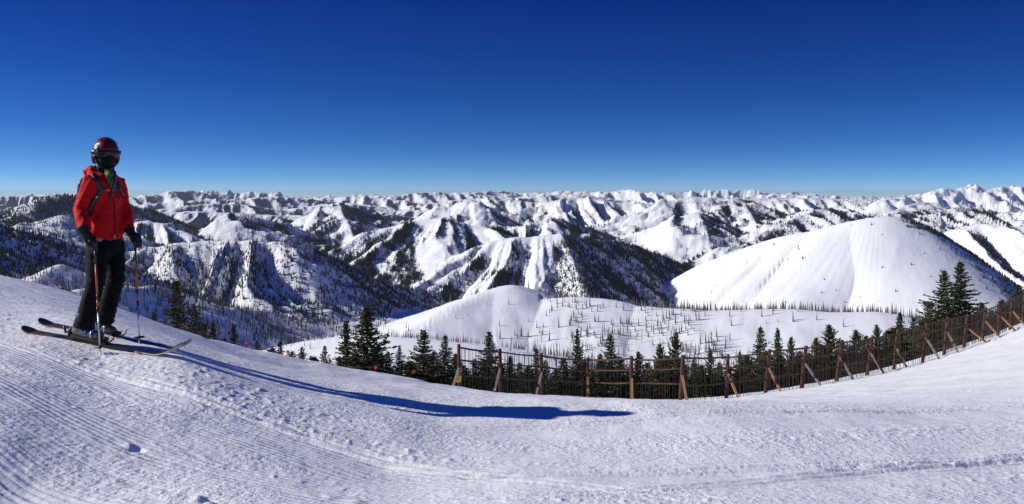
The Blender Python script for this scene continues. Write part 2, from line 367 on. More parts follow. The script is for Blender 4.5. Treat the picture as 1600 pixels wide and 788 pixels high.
BR = np.interp(DD, [1200, 2500, 6000, 16000, 26000], [.3, .6, .9, .6, .2]) * (0.65 + 0.6 * fbm(X / 1300, Y / 1300, 3, 640)) + 0.5 * np.clip(TIMB, 0, .5)
for nm_, c_ in (('bench', 0), ('burned', 0), ('dome', 0.0), ('white_left', .5), ('snow_peaks', .35), ('centre', .5), ('right_edge', .5), ('blue_left', .7)):
    BR[MID == [q['n'] for q in MASSIFS].index(nm_)] *= c_
ab = terrain_me.attributes.new('brush', 'FLOAT', 'POINT'); ab.data.foreach_set('value', np.clip(BR, 0, 1).astype(np.float32).ravel())
def terrain_material():
    m, nt, b = mat_new('snow_mountain'); L = nt.links
    geo = nd(nt, 'ShaderNodeNewGeometry')
    att = nd(nt, 'ShaderNodeAttribute', attribute_name='timber')
    n1 = nd(nt, 'ShaderNodeTexNoise', Scale=0.045, Detail=5.0, Roughness=0.75)
    n2 = nd(nt, 'ShaderNodeTexNoise', Scale=0.009, Detail=4.0, Roughness=0.6)
    mp = nd(nt, 'ShaderNodeMapping', Scale=(1, 1, 0.25))
    L.new(geo.outputs['Position'], mp.inputs['Vector'])
    L.new(mp.outputs[0], n1.inputs['Vector']); L.new(geo.outputs['Position'], n2.inputs['Vector'])
    # threshold: 1-timber mapped on noise
    t1 = nd(nt, 'ShaderNodeMath', operation='MULTIPLY'); t1.inputs[1].default_value = 0.62
    L.new(att.outputs['Fac'], t1.inputs[0])
    mixn = nd(nt, 'ShaderNodeMath', operation='MULTIPLY_ADD'); mixn.inputs[1].default_value = 0.45
    L.new(n2.outputs['Fac'], mixn.inputs[0]); L.new(n1.outputs['Fac'], mixn.inputs[2])
    sub = nd(nt, 'ShaderNodeMath', operation='ADD'); L.new(t1.outputs[0], sub.inputs[0]); L.new(mixn.outputs[0], sub.inputs[1])
    mr = nd(nt, 'ShaderNodeMapRange'); mr.inputs['From Min'].default_value = 1.03; mr.inputs['From Max'].default_value = 1.13
    L.new(sub.outputs[0], mr.inputs['Value'])
    gate = nd(nt, 'ShaderNodeMapRange'); gate.inputs['From Min'].default_value = 0.02; gate.inputs['From Max'].default_value = 0.12
    L.new(att.outputs['Fac'], gate.inputs['Value'])
    mk = nd(nt, 'ShaderNodeMath', operation='MULTIPLY'); L.new(mr.outputs[0], mk.inputs[0]); L.new(gate.outputs[0], mk.inputs[1])
    mk2 = nd(nt, 'ShaderNodeMath', operation='MULTIPLY'); L.new(mk.outputs[0], mk2.inputs[0]); mk2.inputs[1].default_value = 0.88
    mix = nd(nt, 'ShaderNodeMix', data_type='RGBA')
    mix.inputs['A'].default_value = (0.90, 0.915, 0.93, 1); mix.inputs['B'].default_value = (0.035, 0.042, 0.045, 1)
    ab_ = nd(nt, 'ShaderNodeAttribute', attribute_name='brush')
    n3 = nd(nt, 'ShaderNodeTexNoise', Scale=0.085, Detail=3.0, Roughness=0.8); L.new(mp.outputs[0], n3.inputs['Vector'])
    b1 = nd(nt, 'ShaderNodeMapRange'); b1.inputs['From Min'].default_value = 0.44; b1.inputs['From Max'].default_value = 0.56; L.new(n3.outputs['Fac'], b1.inputs['Value'])
    b2 = nd(nt, 'ShaderNodeMapRange'); b2.inputs['From Min'].default_value = 0.42; b2.inputs['From Max'].default_value = 0.60; L.new(n2.outputs['Fac'], b2.inputs['Value'])
    b3 = nd(nt, 'ShaderNodeMath', operation='MULTIPLY'); L.new(b1.outputs[0], b3.inputs[0]); L.new(b2.outputs[0], b3.inputs[1])
    b4 = nd(nt, 'ShaderNodeMath', operation='MULTIPLY'); L.new(b3.outputs[0], b4.inputs[0]); L.new(ab_.outputs['Fac'], b4.inputs[1])
    b5 = nd(nt, 'ShaderNodeMath', operation='MULTIPLY'); L.new(b4.outputs[0], b5.inputs[0]); b5.inputs[1].default_value = 0.80
    mxf = nd(nt, 'ShaderNodeMath', operation='MAXIMUM'); L.new(b5.outputs[0], mxf.inputs[0]); L.new(mk2.outputs[0], mxf.inputs[1])
    L.new(mxf.outputs[0], mix.inputs['Factor'])
    L.new(mix.outputs['Result'], b.inputs['Base Color'])
    b.inputs['Roughness'].default_value = 0.9; b.inputs['Specular IOR Level'].default_value = 0.12
    nb = nd(nt, 'ShaderNodeTexNoise', Scale=0.02, Detail=6.0, Roughness=0.6)
    L.new(geo.outputs['Position'], nb.inputs['Vector'])
    amt = nd(nt, 'ShaderNodeMath', operation='MULTIPLY_ADD'); amt.inputs[1].default_value = 16.0; amt.inputs[2].default_value = 1.2
    L.new(att.outputs['Fac'], amt.inputs[0])
    hh = nd(nt, 'ShaderNodeMath', operation='MULTIPLY'); L.new(nb.outputs['Fac'], hh.inputs[0]); L.new(amt.outputs[0], hh.inputs[1])
    bp = nd(nt, 'ShaderNodeBump', Strength=1.0, Distance=1.0)
    L.new(hh.outputs[0], bp.inputs['Height']); L.new(bp.outputs['Normal'], b.inputs['Normal'])
    return m
mountains = link('mountains', terrain_me, mat=terrain_material())
mountains['kind'] = 'structure'
# ================================================================== the ski slope the skier stands on
CTRL = [  # column, row, depth
 (-300,640,4.0),(0,788,3.95),(400,788,4.05),(800,788,4.2),(1200,788,4.4),(1600,788,4.7),(1950,788,5.0),
 (-300,560,5.4),(0,600,5.4),(0,700,4.4),(0,520,7.5),(150,527,7.5),(285,558,7.1),(80,545,6.9),(157,563,6.9),(217,528,7.9),
 (300,557,7.45),(400,585,7.4),(500,610,7.35),(600,632,7.3),(700,648,7.25),(850,656,7.2),(970,655,7.2),(1120,652,7.2),(600,668,6.2),(850,696,6.2),(1000,696,6.2),(500,592,8.2),(600,609,8.0),(700,621,8.0),(850,625.5,8.0),(1000,627.5,8.0),(600,603,8.9),(700,614.5,8.9),(850,621,8.9),(1000,626,8.9),(1120,629,8.9),
 (350,690,5.2),(600,735,5.2),(850,740,5.2),(1100,735,5.4),
 (-300,395,13),(0,430,13),(75,448,13.3),(150,470,14),(250,507,16),(325,530,18),(400,552,21),(500,578,25.5),(600,600,30),(680,611,32),
 (0,462,10),(150,494,10),(300,536,10.5),(450,583,13),(600,601,15),(700,613.5,14),(850,620.5,14),(1000,626,14),(1150,628,14),
 (717,612.5,33),(781,615.5,34),(846,617.5,36),(918,621,36.5),(987,624.5,35),(1065,628,34),(1135,623,34.5),(1197,614,35.5),(1254,607,36.5),(1308,596,38),(1355,587,40),(1397,577,41.5),(1442,567,42),(1475,554,43),(1506,544,45),(1534,533,47),(1560,524,49),(1579,515,50.5),(1598,505,52),(1700,470,56),(1900,420,60),
 (800,617.5,22),(950,624,22),(1100,627,22),
 (1300,654,7.4),(1300,700,6.2),(1300,630,12),(1300,613,20),(1300,603,30),
 (1600,655,8),(1600,606,12),(1600,562,20),(1600,535,35),
 (1450,618,12.5),(1450,591,22),(1850,560,12),(1850,500,22),
 # beyond the rim the hill drops away
 (-300,600,30),(0,600,28),(150,620,28),(250,640,30),(400,650,36),(500,655,42),(600,652,50),(700,650,54),
 (850,652,58),(1000,655,60),(1150,638,62),(1300,612,64),(1450,578,68),(1600,538,74),(1850,490,80),
 (-300,900,70),(0,880,70),(300,860,75),(600,800,90),(900,790,110),(1200,790,115),(1600,760,120),(1900,740,120),
 (0,950,200),(400,930,200),(800,900,230),(1200,900,230),(1600,880,230),(1900,880,230),(-300,950,200),
]
ca = np.array(CTRL, float)
def kern(r2): return r2 * np.log(r2 + 1e-9) * 0.5
cxy = np.stack([ca[:, 0] / 500.0, np.log(ca[:, 2]) * 1.3], 1); cv = (ca[:, 1] - HY) / FPX
K = kern(((cxy[:, None] - cxy[None]) ** 2).sum(-1)) + np.eye(len(ca)) * 0.0012
Pm = np.concatenate([np.ones((len(ca), 1)), cxy], 1)
Am = np.block([[K, Pm], [Pm.T, np.zeros((3, 3))]])
wts = np.linalg.solve(Am, np.concatenate([cv, np.zeros(3)]))
def ratio(px, D):
    q = np.stack([px.ravel() / 500.0, np.log(D.ravel()) * 1.3], 1); out = np.empty(len(q))
    for c0 in range(0, len(q), 40000):
        z = q[c0:c0 + 40000]
        out[c0:c0 + 40000] = kern(((z[:, None] - cxy[None]) ** 2).sum(-1)) @ wts[:-3] + wts[-3] + z @ wts[-2:]
    return out.reshape(px.shape)
def base_z(x, y):
    """height of the ski slope at a ground point (smooth, without relief)"""
    x = np.asarray(x, float); y = np.asarray(y, float)
    D = np.maximum(y, 3.9)
    px = np.clip(x / D * FPX + CX, -400, 2000)
    z = -ratio(px, D) * D
    near = np.clip(3.9 - y, 0, None)
    return z - 0.02 * near + 0.0
def track(x, y):
    """distance across the groomed lanes, which curve round the photographer"""
    return y - 0.125 * x * x / (1 + 0.16 * np.abs(x)) + 0.10 * x
def relief(x, y):
    v = track(x, y)
    far = np.exp(-np.maximum(y - 9, 0) / 9.0)
    lump = fbm(x * 1.3, y * 1.3, 3, 201) * 0.010
    # clods thrown up in bands along the lanes
    band = sstep(-0.05, 0.55, gnoise(v * 1.9, x * 0.12, 203) + 0.25 * gnoise(x * .5, y * .5, 204))
    n = fbm(x * 17, y * 17, 3, 205)
    clod = np.clip(n - 0.15, 0, 1) * 0.018 * (0.10 + band)
    edge = 0.014 * np.exp(-((np.mod(v * 0.85, 1.0) - 0.5) / 0.05) ** 2) * sstep(0.0, 0.4, gnoise(x * 0.4, v * 0.85, 209)) * (0.5 + gnoise(x * 9, y * 9, 210))
    side = gnoise(x * 0.35, y * 0.22, 215)
    drift = sstep(11, 17, y) * fbm(x * .8, y * .45, 3, 212) * 0.045
    # old ski tracks and a few knocked-over lumps
    trk = 0.0
    for (x0, y0, dx, dy, c) in ((-4.2, 5.9, 1, -.13, .05), (-4.2, 6.0, 1, -.12, .05), (-3.4, 6.4, 1, -.42, -.02), (-3.4, 6.52, 1, -.41, -.02), (0.5, 6.9, 1, .33, .06), (0.5, 7.0, 1, .34, .06), (-1.0, 4.9, 1, .10, .09), (-1.0, 5.0, 1, .11, .09), (2.0, 5.2, 1, .45, .02), (2.0, 5.3, 1, .46, .02)):
        s_ = x - x0; e_ = y - (y0 + s_ * dy + c * s_ * s_ * .3)
        trk = trk - 0.013 * np.exp(-(e_ / .028) ** 2) * sstep(-3, 0, s_) * sstep(5.5, 3, s_) + 0.007 * np.exp(-((np.abs(e_) - .06) / .02) ** 2) * sstep(-3, 0, s_) * sstep(5.5, 3, s_)
    for (x0, y0, r0, h0) in ((-1.52, 4.03, .03, .022), (-1.60, 4.10, .03, .02), (-1.54, 4.07, .03, -.02), (-1.50, 3.96, .05, -.03), (-2.30, 4.85, .03, .016), (-2.25, 4.81, .04, -.022)):
        trk = trk + h0 * np.exp(-((x - x0) ** 2 + (y - y0) ** 2) / r0 ** 2)
    clod = clod + trk
    clod = clod * (1 - 0.9 * np.exp(-((x + 3.85) / 1.3) ** 2 - ((y - 7.35) / .45) ** 2))
    return (lump + clod + edge) * (0.25 + 0.75 * far) + drift
NX, NY = 760, 470
pxg = np.linspace(-330, 1930, NX)
Dg = np.concatenate([lspan(1.2, 3.6, 30), lspan(3.6, 12, 270), lspan(12, 60, 120), lspan(60, 230, 50)])
PX, DG = np.meshgrid(pxg, Dg)
XG = (PX - CX) / FPX * DG; YG = DG
ZG = base_z(XG, YG) + relief(XG, YG)
ground_me = grid_mesh('ski_slope', np.stack([XG, YG, ZG], -1))
def ground_z(x, y):
    return float(base_z(np.array([x]), np.array([y]))[0] + relief(np.array([x]), np.array([y]))[0])

def ground_material():
    m, nt, b = mat_new('groomed_snow'); L = nt.links
    geo = nd(nt, 'ShaderNodeNewGeometry')
    sep = nd(nt, 'ShaderNodeSeparateXYZ'); L.new(geo.outputs['Position'], sep.inputs[0])
    def M(op, a, b_=None, c=None):
        n = nd(nt, 'ShaderNodeMath', operation=op)
        for i, v in enumerate((a, b_, c)):
            if v is None: continue
            if isinstance(v, (int, float)): n.inputs[i].default_value = v
            else: L.new(v, n.inputs[i])
        return n.outputs[0]
    x, y = sep.outputs['X'], sep.outputs['Y']
    ax = M('ABSOLUTE', x)
    q = M('DIVIDE', M('MULTIPLY', M('MULTIPLY', x, x), 0.125), M('MULTIPLY_ADD', ax, 0.16, 1.0))
    v = M('ADD', M('SUBTRACT', y, q), M('MULTIPLY', x, 0.10))
    cv = nd(nt, 'ShaderNodeCombineXYZ'); L.new(M('MULTIPLY', v, 1.7), cv.inputs[0]); L.new(M('MULTIPLY', x, 0.10), cv.inputs[1])
    lanes = nd(nt, 'ShaderNodeTexNoise', Scale=1.0, Detail=2.0); L.new(cv.outputs[0], lanes.inputs['Vector'])
    nb1 = nd(nt, 'ShaderNodeTexNoise', Scale=0.7, Detail=2.0); L.new(geo.outputs['Position'], nb1.inputs['Vector'])
    gate = nd(nt, 'ShaderNodeMapRange'); gate.inputs['From Min'].default_value = 0.44; gate.inputs['From Max'].default_value = 0.56
    L.new(M('ADD', M('MULTIPLY', lanes.outputs['Fac'], 0.65), M('MULTIPLY', nb1.outputs['Fac'], 0.38)), gate.inputs['Value'])
    cord = M('MULTIPLY', M('SINE', M('MULTIPLY', v, 2 * math.pi / 0.052)), 0.0019)
    fade = nd(nt, 'ShaderNodeMapRange'); fade.inputs['From Min'].default_value = 6.5; fade.inputs['From Max'].default_value = 10.0; fade.inputs['To Min'].default_value = 1.0; fade.inputs['To Max'].default_value = 0.0
    L.new(y, fade.inputs['Value'])
    cordm = M('MULTIPLY', M('MULTIPLY', cord, gate.outputs[0]), fade.outputs[0])
    # crumbs, stronger where the lanes are broken up
    inv = M('SUBTRACT', 1.15, gate.outputs[0])
    nA = nd(nt, 'ShaderNodeTexNoise', Scale=42.0, Detail=4.0, Roughness=0.6)
    nB = nd(nt, 'ShaderNodeTexNoise', Scale=13.0, Detail=4.0, Roughness=0.62)
    vor = nd(nt, 'ShaderNodeTexVoronoi', Scale=26.0, feature='SMOOTH_F1')
    for n in (nA, nB, vor): L.new(geo.outputs['Position'], n.inputs['Vector'])
    pk = M('POWER', M('MULTIPLY', nB.outputs['Fac'], 1.6), 4.0)
    h = M('ADD', M('MULTIPLY', nA.outputs['Fac'], 0.0065), M('MULTIPLY', pk, 0.0032))
    h = M('ADD', h, M('MULTIPLY', vor.outputs['Distance'], 0.006))
    h = M('MULTIPLY', h, M('MULTIPLY_ADD', inv, 0.9, 0.25))
    h = M('ADD', h, cordm)
    big = nd(nt, 'ShaderNodeTexNoise', Scale=2.2, Detail=5.0, Roughness=0.6); L.new(geo.outputs['Position'], big.inputs['Vector'])
    cv2 = nd(nt, 'ShaderNodeCombineXYZ'); L.new(M('MULTIPLY', v, 9.0), cv2.inputs[0]); L.new(M('MULTIPLY', x, 0.35), cv2.inputs[1])
    stre = nd(nt, 'ShaderNodeTexNoise', Scale=1.0, Detail=4.0, Roughness=0.65); L.new(cv2.outputs[0], stre.inputs['Vector'])
    h = M('ADD', h, M('MULTIPLY', stre.outputs['Fac'], 0.022))
    h = M('ADD', h, M('MULTIPLY', big.outputs['Fac'], 0.03))
    bp = nd(nt, 'ShaderNodeBump', Strength=1.0, Distance=1.0); L.new(h, bp.inputs['Height'])
    L.new(bp.outputs['Normal'], b.inputs['Normal'])
    cr = nd(nt, 'ShaderNodeMix', data_type='RGBA'); cr.inputs['A'].default_value = (0.915, 0.92, 0.925, 1); cr.inputs['B'].default_value = (0.94, 0.942, 0.945, 1)
    L.new(nb1.outputs['Fac'], cr.inputs['Factor']); L.new(cr.outputs['Result'], b.inputs['Base Color'])
    b.inputs['Roughness'].default_value = 0.7; b.inputs['Specular IOR Level'].default_value = 0.2
    return m
slope = link('ski_slope', ground_me, mat=ground_material()); slope['kind'] = 'structure'
# ================================================================== timber on the mountains (too many and too small to count)
def fir_mat(name, c0, c1):
    m, nt, b = mat_new(name)
    oi = nd(nt, 'ShaderNodeNewGeometry'); cr = nd(nt, 'ShaderNodeValToRGB')
    tc = nd(nt, 'ShaderNodeTexCoord'); no = nd(nt, 'ShaderNodeTexNoise', Scale=0.9, Detail=2.0)
    nt.links.new(tc.outputs['Object'], no.inputs['Vector'])
    mx = nd(nt, 'ShaderNodeMath', operation='MULTIPLY_ADD'); mx.inputs[1].default_value = 0.5
    nt.links.new(oi.outputs['Random Per Island'], mx.inputs[0])
    m2 = nd(nt, 'ShaderNodeMath', operation='MULTIPLY'); m2.inputs[1].default_value = 0.5
    nt.links.new(no.outputs['Fac'], m2.inputs[0]); nt.links.new(m2.outputs[0], mx.inputs[2])
    cr.color_ramp.elements[0].color = (*c0, 1); cr.color_ramp.elements[1].color = (*c1, 1)
    cr.color_ramp.elements[0].position = 0.15; cr.color_ramp.elements[1].position = 0.85
    nt.links.new(mx.outputs[0], cr.inputs['Fac']); nt.links.new(cr.outputs['Color'], b.inputs['Base Color'])
    b.inputs['Roughness'].default_value = 0.8; b.inputs['Specular IOR Level'].default_value = 0.2
    return m
MAT_FAR_FIR = fir_mat('far_fir', (0.020, 0.028, 0.022), (0.05, 0.058, 0.045))
MAT_SNAG_D = simple_mat('dark_snag', (0.07, 0.065, 0.065), 0.9, 0.35, 3.0)
MAT_SNAG = simple_mat('grey_snag', (0.20, 0.18, 0.165), 0.85, 0.35, 3.0)

def scatter_object(name, label, cat, pts, size, wide, mat, stuff=True, layers=2):
    me = bpy.data.meshes.new(name)
    me.vertices.add(len(pts)); me.vertices.foreach_set('co', pts.astype(np.float32).ravel())
    a = me.attributes.new('size', 'FLOAT', 'POINT'); a.data.foreach_set('value', size.astype(np.float32))
    me.update()
    o = link(name, me)
    o['label'] = label; o['kind'] = 'stuff'
    ng = bpy.data.node_groups.new(name, 'GeometryNodeTree')
    ng.interface.new_socket('Geometry', in_out='INPUT', socket_type='NodeSocketGeometry')
    ng.interface.new_socket('Geometry', in_out='OUTPUT', socket_type='NodeSocketGeometry')
    N, L = ng.nodes, ng.links
    gi = N.new('NodeGroupInput'); go = N.new('NodeGroupOutput')
    join = N.new('GeometryNodeJoinGeometry')
    for k in range(layers):
        c = N.new('GeometryNodeMeshCone'); c.fill_type = 'NONE'
        c.inputs['Vertices'].default_value = 5
        c.inputs['Radius Bottom'].default_value = wide * (1 - 0.42 * k); c.inputs['Radius Top'].default_value = 0.004
        c.inputs['Depth'].default_value = 0.62 if layers > 1 else 1.0
        t = N.new('GeometryNodeTransform'); t.inputs['Translation'].default_value = (0, 0, (0.02 + k * 0.36) if layers > 1 else 0)
        t.inputs['Rotation'].default_value = (0, 0, 0.6 * k)
        L.new(c.outputs['Mesh'], t.inputs['Geometry']); L.new(t.outputs['Geometry'], join.inputs['Geometry'])
    sm = N.new('GeometryNodeSetMaterial'); sm.inputs['Material'].default_value = mat
    L.new(join.outputs['Geometry'], sm.inputs['Geometry'])
    iop = N.new('GeometryNodeInstanceOnPoints')
    at = N.new('GeometryNodeInputNamedAttribute'); at.data_type = 'FLOAT'; at.inputs['Name'].default_value = 'size'
    rv = N.new('FunctionNodeRandomValue'); rv.data_type = 'FLOAT_VECTOR'
    rv.inputs[0].default_value = (-0.04, -0.04, 0); rv.inputs[1].default_value = (0.04, 0.04, 6.28)
    L.new(gi.outputs[0], iop.inputs['Points']); L.new(sm.outputs['Geometry'], iop.inputs['Instance'])
    L.new(at.outputs['Attribute'], iop.inputs['Scale']); L.new(rv.outputs['Value'], iop.inputs['Rotation'])
    L.new(iop.outputs['Instances'], go.inputs[0])
    md = o.modifiers.new('scatter', 'NODES'); md.node_group = ng
    return o

def sample_cells(weight, n, seed):
    rs = np.random.RandomState(seed)
    w = weight.ravel(); w = w / w.sum()
    k = rs.choice(len(w), n, p=w)
    i, j = np.unravel_index(k, weight.shape)
    i = np.clip(i, 0, X.shape[0] - 2); j = np.clip(j, 0, X.shape[1] - 2)
    a = rs.rand(n); b = rs.rand(n)
    def bl(Q): return (Q[i, j] * (1 - a) * (1 - b) + Q[i, j + 1] * (1 - a) * b + Q[i + 1, j] * a * (1 - b) + Q[i + 1, j + 1] * a * b)
    return np.stack([bl(X), bl(Y), bl(Z)], -1), rs, i, j
IDX = {M['n']: k for k, M in enumerate(MASSIFS)}
INVIEW = (np.abs(U) < 0.68) & SEEN
fine = gnoise(X / 45.0, Y / 45.0, 301) * 0.5 + gnoise(X / 17.0, Y / 17.0, 302) * 0.3
base_w = np.clip(sstep(0.28, 0.92, TIMB + fine * 0.5) , 0, 1) * np.where(CAP < 1, 0, 1) + (CAP < 1) * sstep(0.10, 0.9, TIMB + fine * 0.5) ** 0.7 * CAP * 0.45 + 0.03 * (TIMB > 0.02) + 0.05 * (CAP < 1)
near_hills = (MID == IDX['bench']) | (MID == IDX['burned']) | (MID == IDX['dome'])
groups = [
 ('forest', 'dark firs speckling the ribbed snowy mountain and blue shaded hills at the left', ['timber_left', 'ribbed', 'ribbed_shade', 'lit_left'], 15500, 8.0),
 ('bare_forest', 'thin bare trees on the blue shaded hill low at the left', ['blue_left', 'spur_left'], 3600, 8.0),
 ('forest', 'dark timber on the shaded side of the pyramid mountain in the middle', ['centre', 'centre_spur', 'centre_shade', 'white_left'], 25000, 10.0),
 ('forest', 'dark tree strips on the slopes around and behind the big white dome mountain', ['right_edge', 'right_pyramid', 'right_pyramid_spur', 'timber_hill', 'right_peak', 'right_peak_spur', 'low_mid'], 28000, 11.0),
 ('forest', 'fine dark timber over the distant ridges at the left and behind', ['dark_back', 'ribbed_small', 'ribbed_mid', 'pyramid', 'pyramid_spur', 'low_ribbed', 'fan', 'long_ribbed', 'back_hills'], 34000, 12.0),
]
for nm, lab, names, n, h in groups:
    mk = np.isin(MID, [IDX[q] for q in names]) & INVIEW & (DD < 6500)
    W = base_w * AREA * mk
    pts, rs, i, j = sample_cells(W, n, 11 + n)
    hs = h * np.clip(rs.normal(1, .32, n), .4, 1.9)
    pts[:, 2] += hs * 0.0 - 0.4
    if nm == 'bare_forest': scatter_object(nm, lab, 'forest', pts, hs, 0.075, MAT_SNAG_D, layers=1)
    else: scatter_object(nm, lab, 'forest', pts, hs, 0.17, MAT_FAR_FIR)
# the dome mountain: bare but for a timbered shoulder and a few specks
dm = (MID == IDX['dome']) & INVIEW
top = sstep(0.395, 0.46, U) * 0 + 0
crestd = np.full(X.shape, 1e9)
cpD = crest([q for q in MASSIFS[IDX['dome']]['p']])
for q in cpD:
    crestd = np.minimum(crestd, np.where(dm, np.hypot(X - q[0], Y - q[1]), 1e9))
colpx = U * FPX + CX
Wd = dm * AREA * ((crestd < 45) * (sstep(1050, 1000, colpx) + sstep(1400, 1450, colpx) * 1.6 + 0.25 * sstep(1090, 1040, colpx)) + 0.10 * sstep(1075, 1000, colpx) + 0.0035)
Wd += dm * AREA * (nx > 0.28) * sstep(1430, 1500, colpx) * 0.5 * (fine > -0.05)
pts, rs, i, j = sample_cells(Wd, 3000, 5)
hs = 8.0 * np.clip(rs.normal(1, .28, len(pts)), .45, 1.8); pts[:, 2] -= .4
scatter_object('forest', 'dark firs along the shoulder of the smooth white dome mountain', 'forest', pts, hs, 0.2, MAT_FAR_FIR)

# ---------------------------------------------------------------- the burned hill: standing grey trunks
hb = ((MID == IDX['burned']) | (MID == IDX['bench'])) & (np.abs(U) < 0.68) & (ratioT < front + 30.0 / DD)
rowp = ratioT * FPX + HY
nb = fbm(X / 70, Y / 70, 2, 400)
dens = 0.16 + 2.2 * sstep(-0.25, 0.5, nb) * sstep(760, 900, colpx) * sstep(1330, 1150, colpx)
dens += 2.0 * sstep(60, 10, np.abs((colpx - 950) - (rowp - 500) * 3.0)) * 0.5
dens = dens * np.where(colpx > 1150, 0.35, 1.0) * np.where((colpx < 850) & (rowp < 505), 0.35, 1.0)
# dense rows along and just behind the crests
crb = np.full(X.shape, 1e9); behind = np.zeros(X.shape, bool)
for nm_ in ('burned', 'bench'):
    mk = hb & (MID == IDX[nm_])
    for q in crest(MASSIFS[IDX[nm_]]['p'], 12):
        dd_ = np.where(mk, np.hypot(X - q[0], Y - q[1]), 1e9)
        cl = dd_ < crb; crb[cl] = dd_[cl]; behind[cl] = (Y > q[1])[cl]
rowdens = (crb < 26) * behind * (sstep(985, 1030, colpx) * 9.0 + 0.6 * sstep(860, 940, colpx) + (MID == IDX['bench']) * sstep(500, 540, colpx) * sstep(790, 740, colpx) * 6.0)
Wb = hb * AREA * (dens + rowdens)
NB = 4600
pts, rs, i, j = sample_cells(Wb, NB, 77)
hs = np.clip(rs.normal(8.3, 3.2, NB), 3, 16) * np.where(rowdens[i, j] > 0.5, np.where(MID[i, j] == IDX['bench'], .5, .85), 1.0)
front_only = (rowdens[i, j] < 0.5)
order = np.argsort(-(hs / pts[:, 1]) * np.where(front_only, 1.0, 0.45))
def spindle(kind, seed):
    """leafless tree: tapered trunk with short broken limbs"""
    rr = random.Random(seed); V = []; F = []
    def cone(p0, p1, r0, r1, n=4):
        p0 = Vector(p0); p1 = Vector(p1); ax = (p1 - p0).normalized()
        a = ax.orthogonal().normalized(); b = ax.cross(a)
        s = len(V)
        for q, r in ((p0, r0), (p1, r1)):
            for k in range(n):
                t = 2 * math.pi * k / n; V.append(q + a * r * math.cos(t) + b * r * math.sin(t))
        for k in range(n): F.append((s + k, s + (k + 1) % n, s + n + (k + 1) % n, s + n + k))
    lean = (rr.uniform(-.08, .08), rr.uniform(-.08, .08), 1)
    cone((0, 0, 0), lean, 0.021, 0.007, 5)
    nl = 34 if kind == 'fir' else 26
    for k in range(nl):
        t = rr.uniform(.12 if kind == 'fir' else .3, .97); a = rr.uniform(0, 6.28)
        l = (0.16 if kind == 'fir' else 0.10) * (1.05 - t) * rr.uniform(.6, 1.2) + .015
        p = Vector(lean) * t
        q = p + Vector((math.cos(a) * l, math.sin(a) * l, (-0.3 if kind == 'fir' else 0.35) * l))
        cone(p, q, 0.018 if kind == 'fir' else 0.0085, 0.002 if kind != 'fir' else .006, 3)
    return V, F
snag_me = []
for q in range(4):
    V, F = spindle('snag', q); me = new_mesh('dead_tree', V, F, mats=[MAT_SNAG]); snag_me.append(me)
firb_me = []
for q in range(2):
    V, F = spindle('fir', 20 + q); me = new_mesh('small_fir', V, F, mats=[MAT_FAR_FIR]); firb_me.append(me)
def place_trees(idx, name, meshes, label, cat, group):
    for n_, k in enumerate(idx):
        o = bpy.data.objects.new(name, meshes[n_ % len(meshes)]); C.objects.link(o)
        o.location = pts[k] - np.array([0, 0, 0.3]); s = float(hs[k]); w = s * RS.uniform(.9, 1.5); o.scale = (w, w, s)
        o.rotation_euler = (0, 0, RS.uniform(0, 6.28))
        o['label'] = label; o['category'] = cat; o['group'] = group
isfir = RS.rand(NB) < 0.22
first = [k for k in order if not isfir[k]][:280]
ffir = [k for k in order if isfir[k]][:60]
place_trees(first, 'dead_tree', snag_me, 'slender leafless grey tree standing on the open snowy hill beyond the fence', 'dead tree', 'burned trees dotted over the near white hill')
place_trees(ffir, 'small_fir', firb_me, 'small narrow dark fir among the leafless trees on the white hill', 'fir tree', 'small firs dotted over the near white hill')
used = set(first) | set(ffir)
rest = np.array([k for k in range(NB) if k not in used])
dead = bpy.data.node_groups  # (the rest: two scattered stands)
p_ = pts[rest].copy(); p_[:, 2] -= .3
scatter_object('dead_forest', 'stand of grey leafless trees lining the crest of the near white hill', 'forest', p_, hs[rest], 0.075, MAT_SNAG, layers=1)
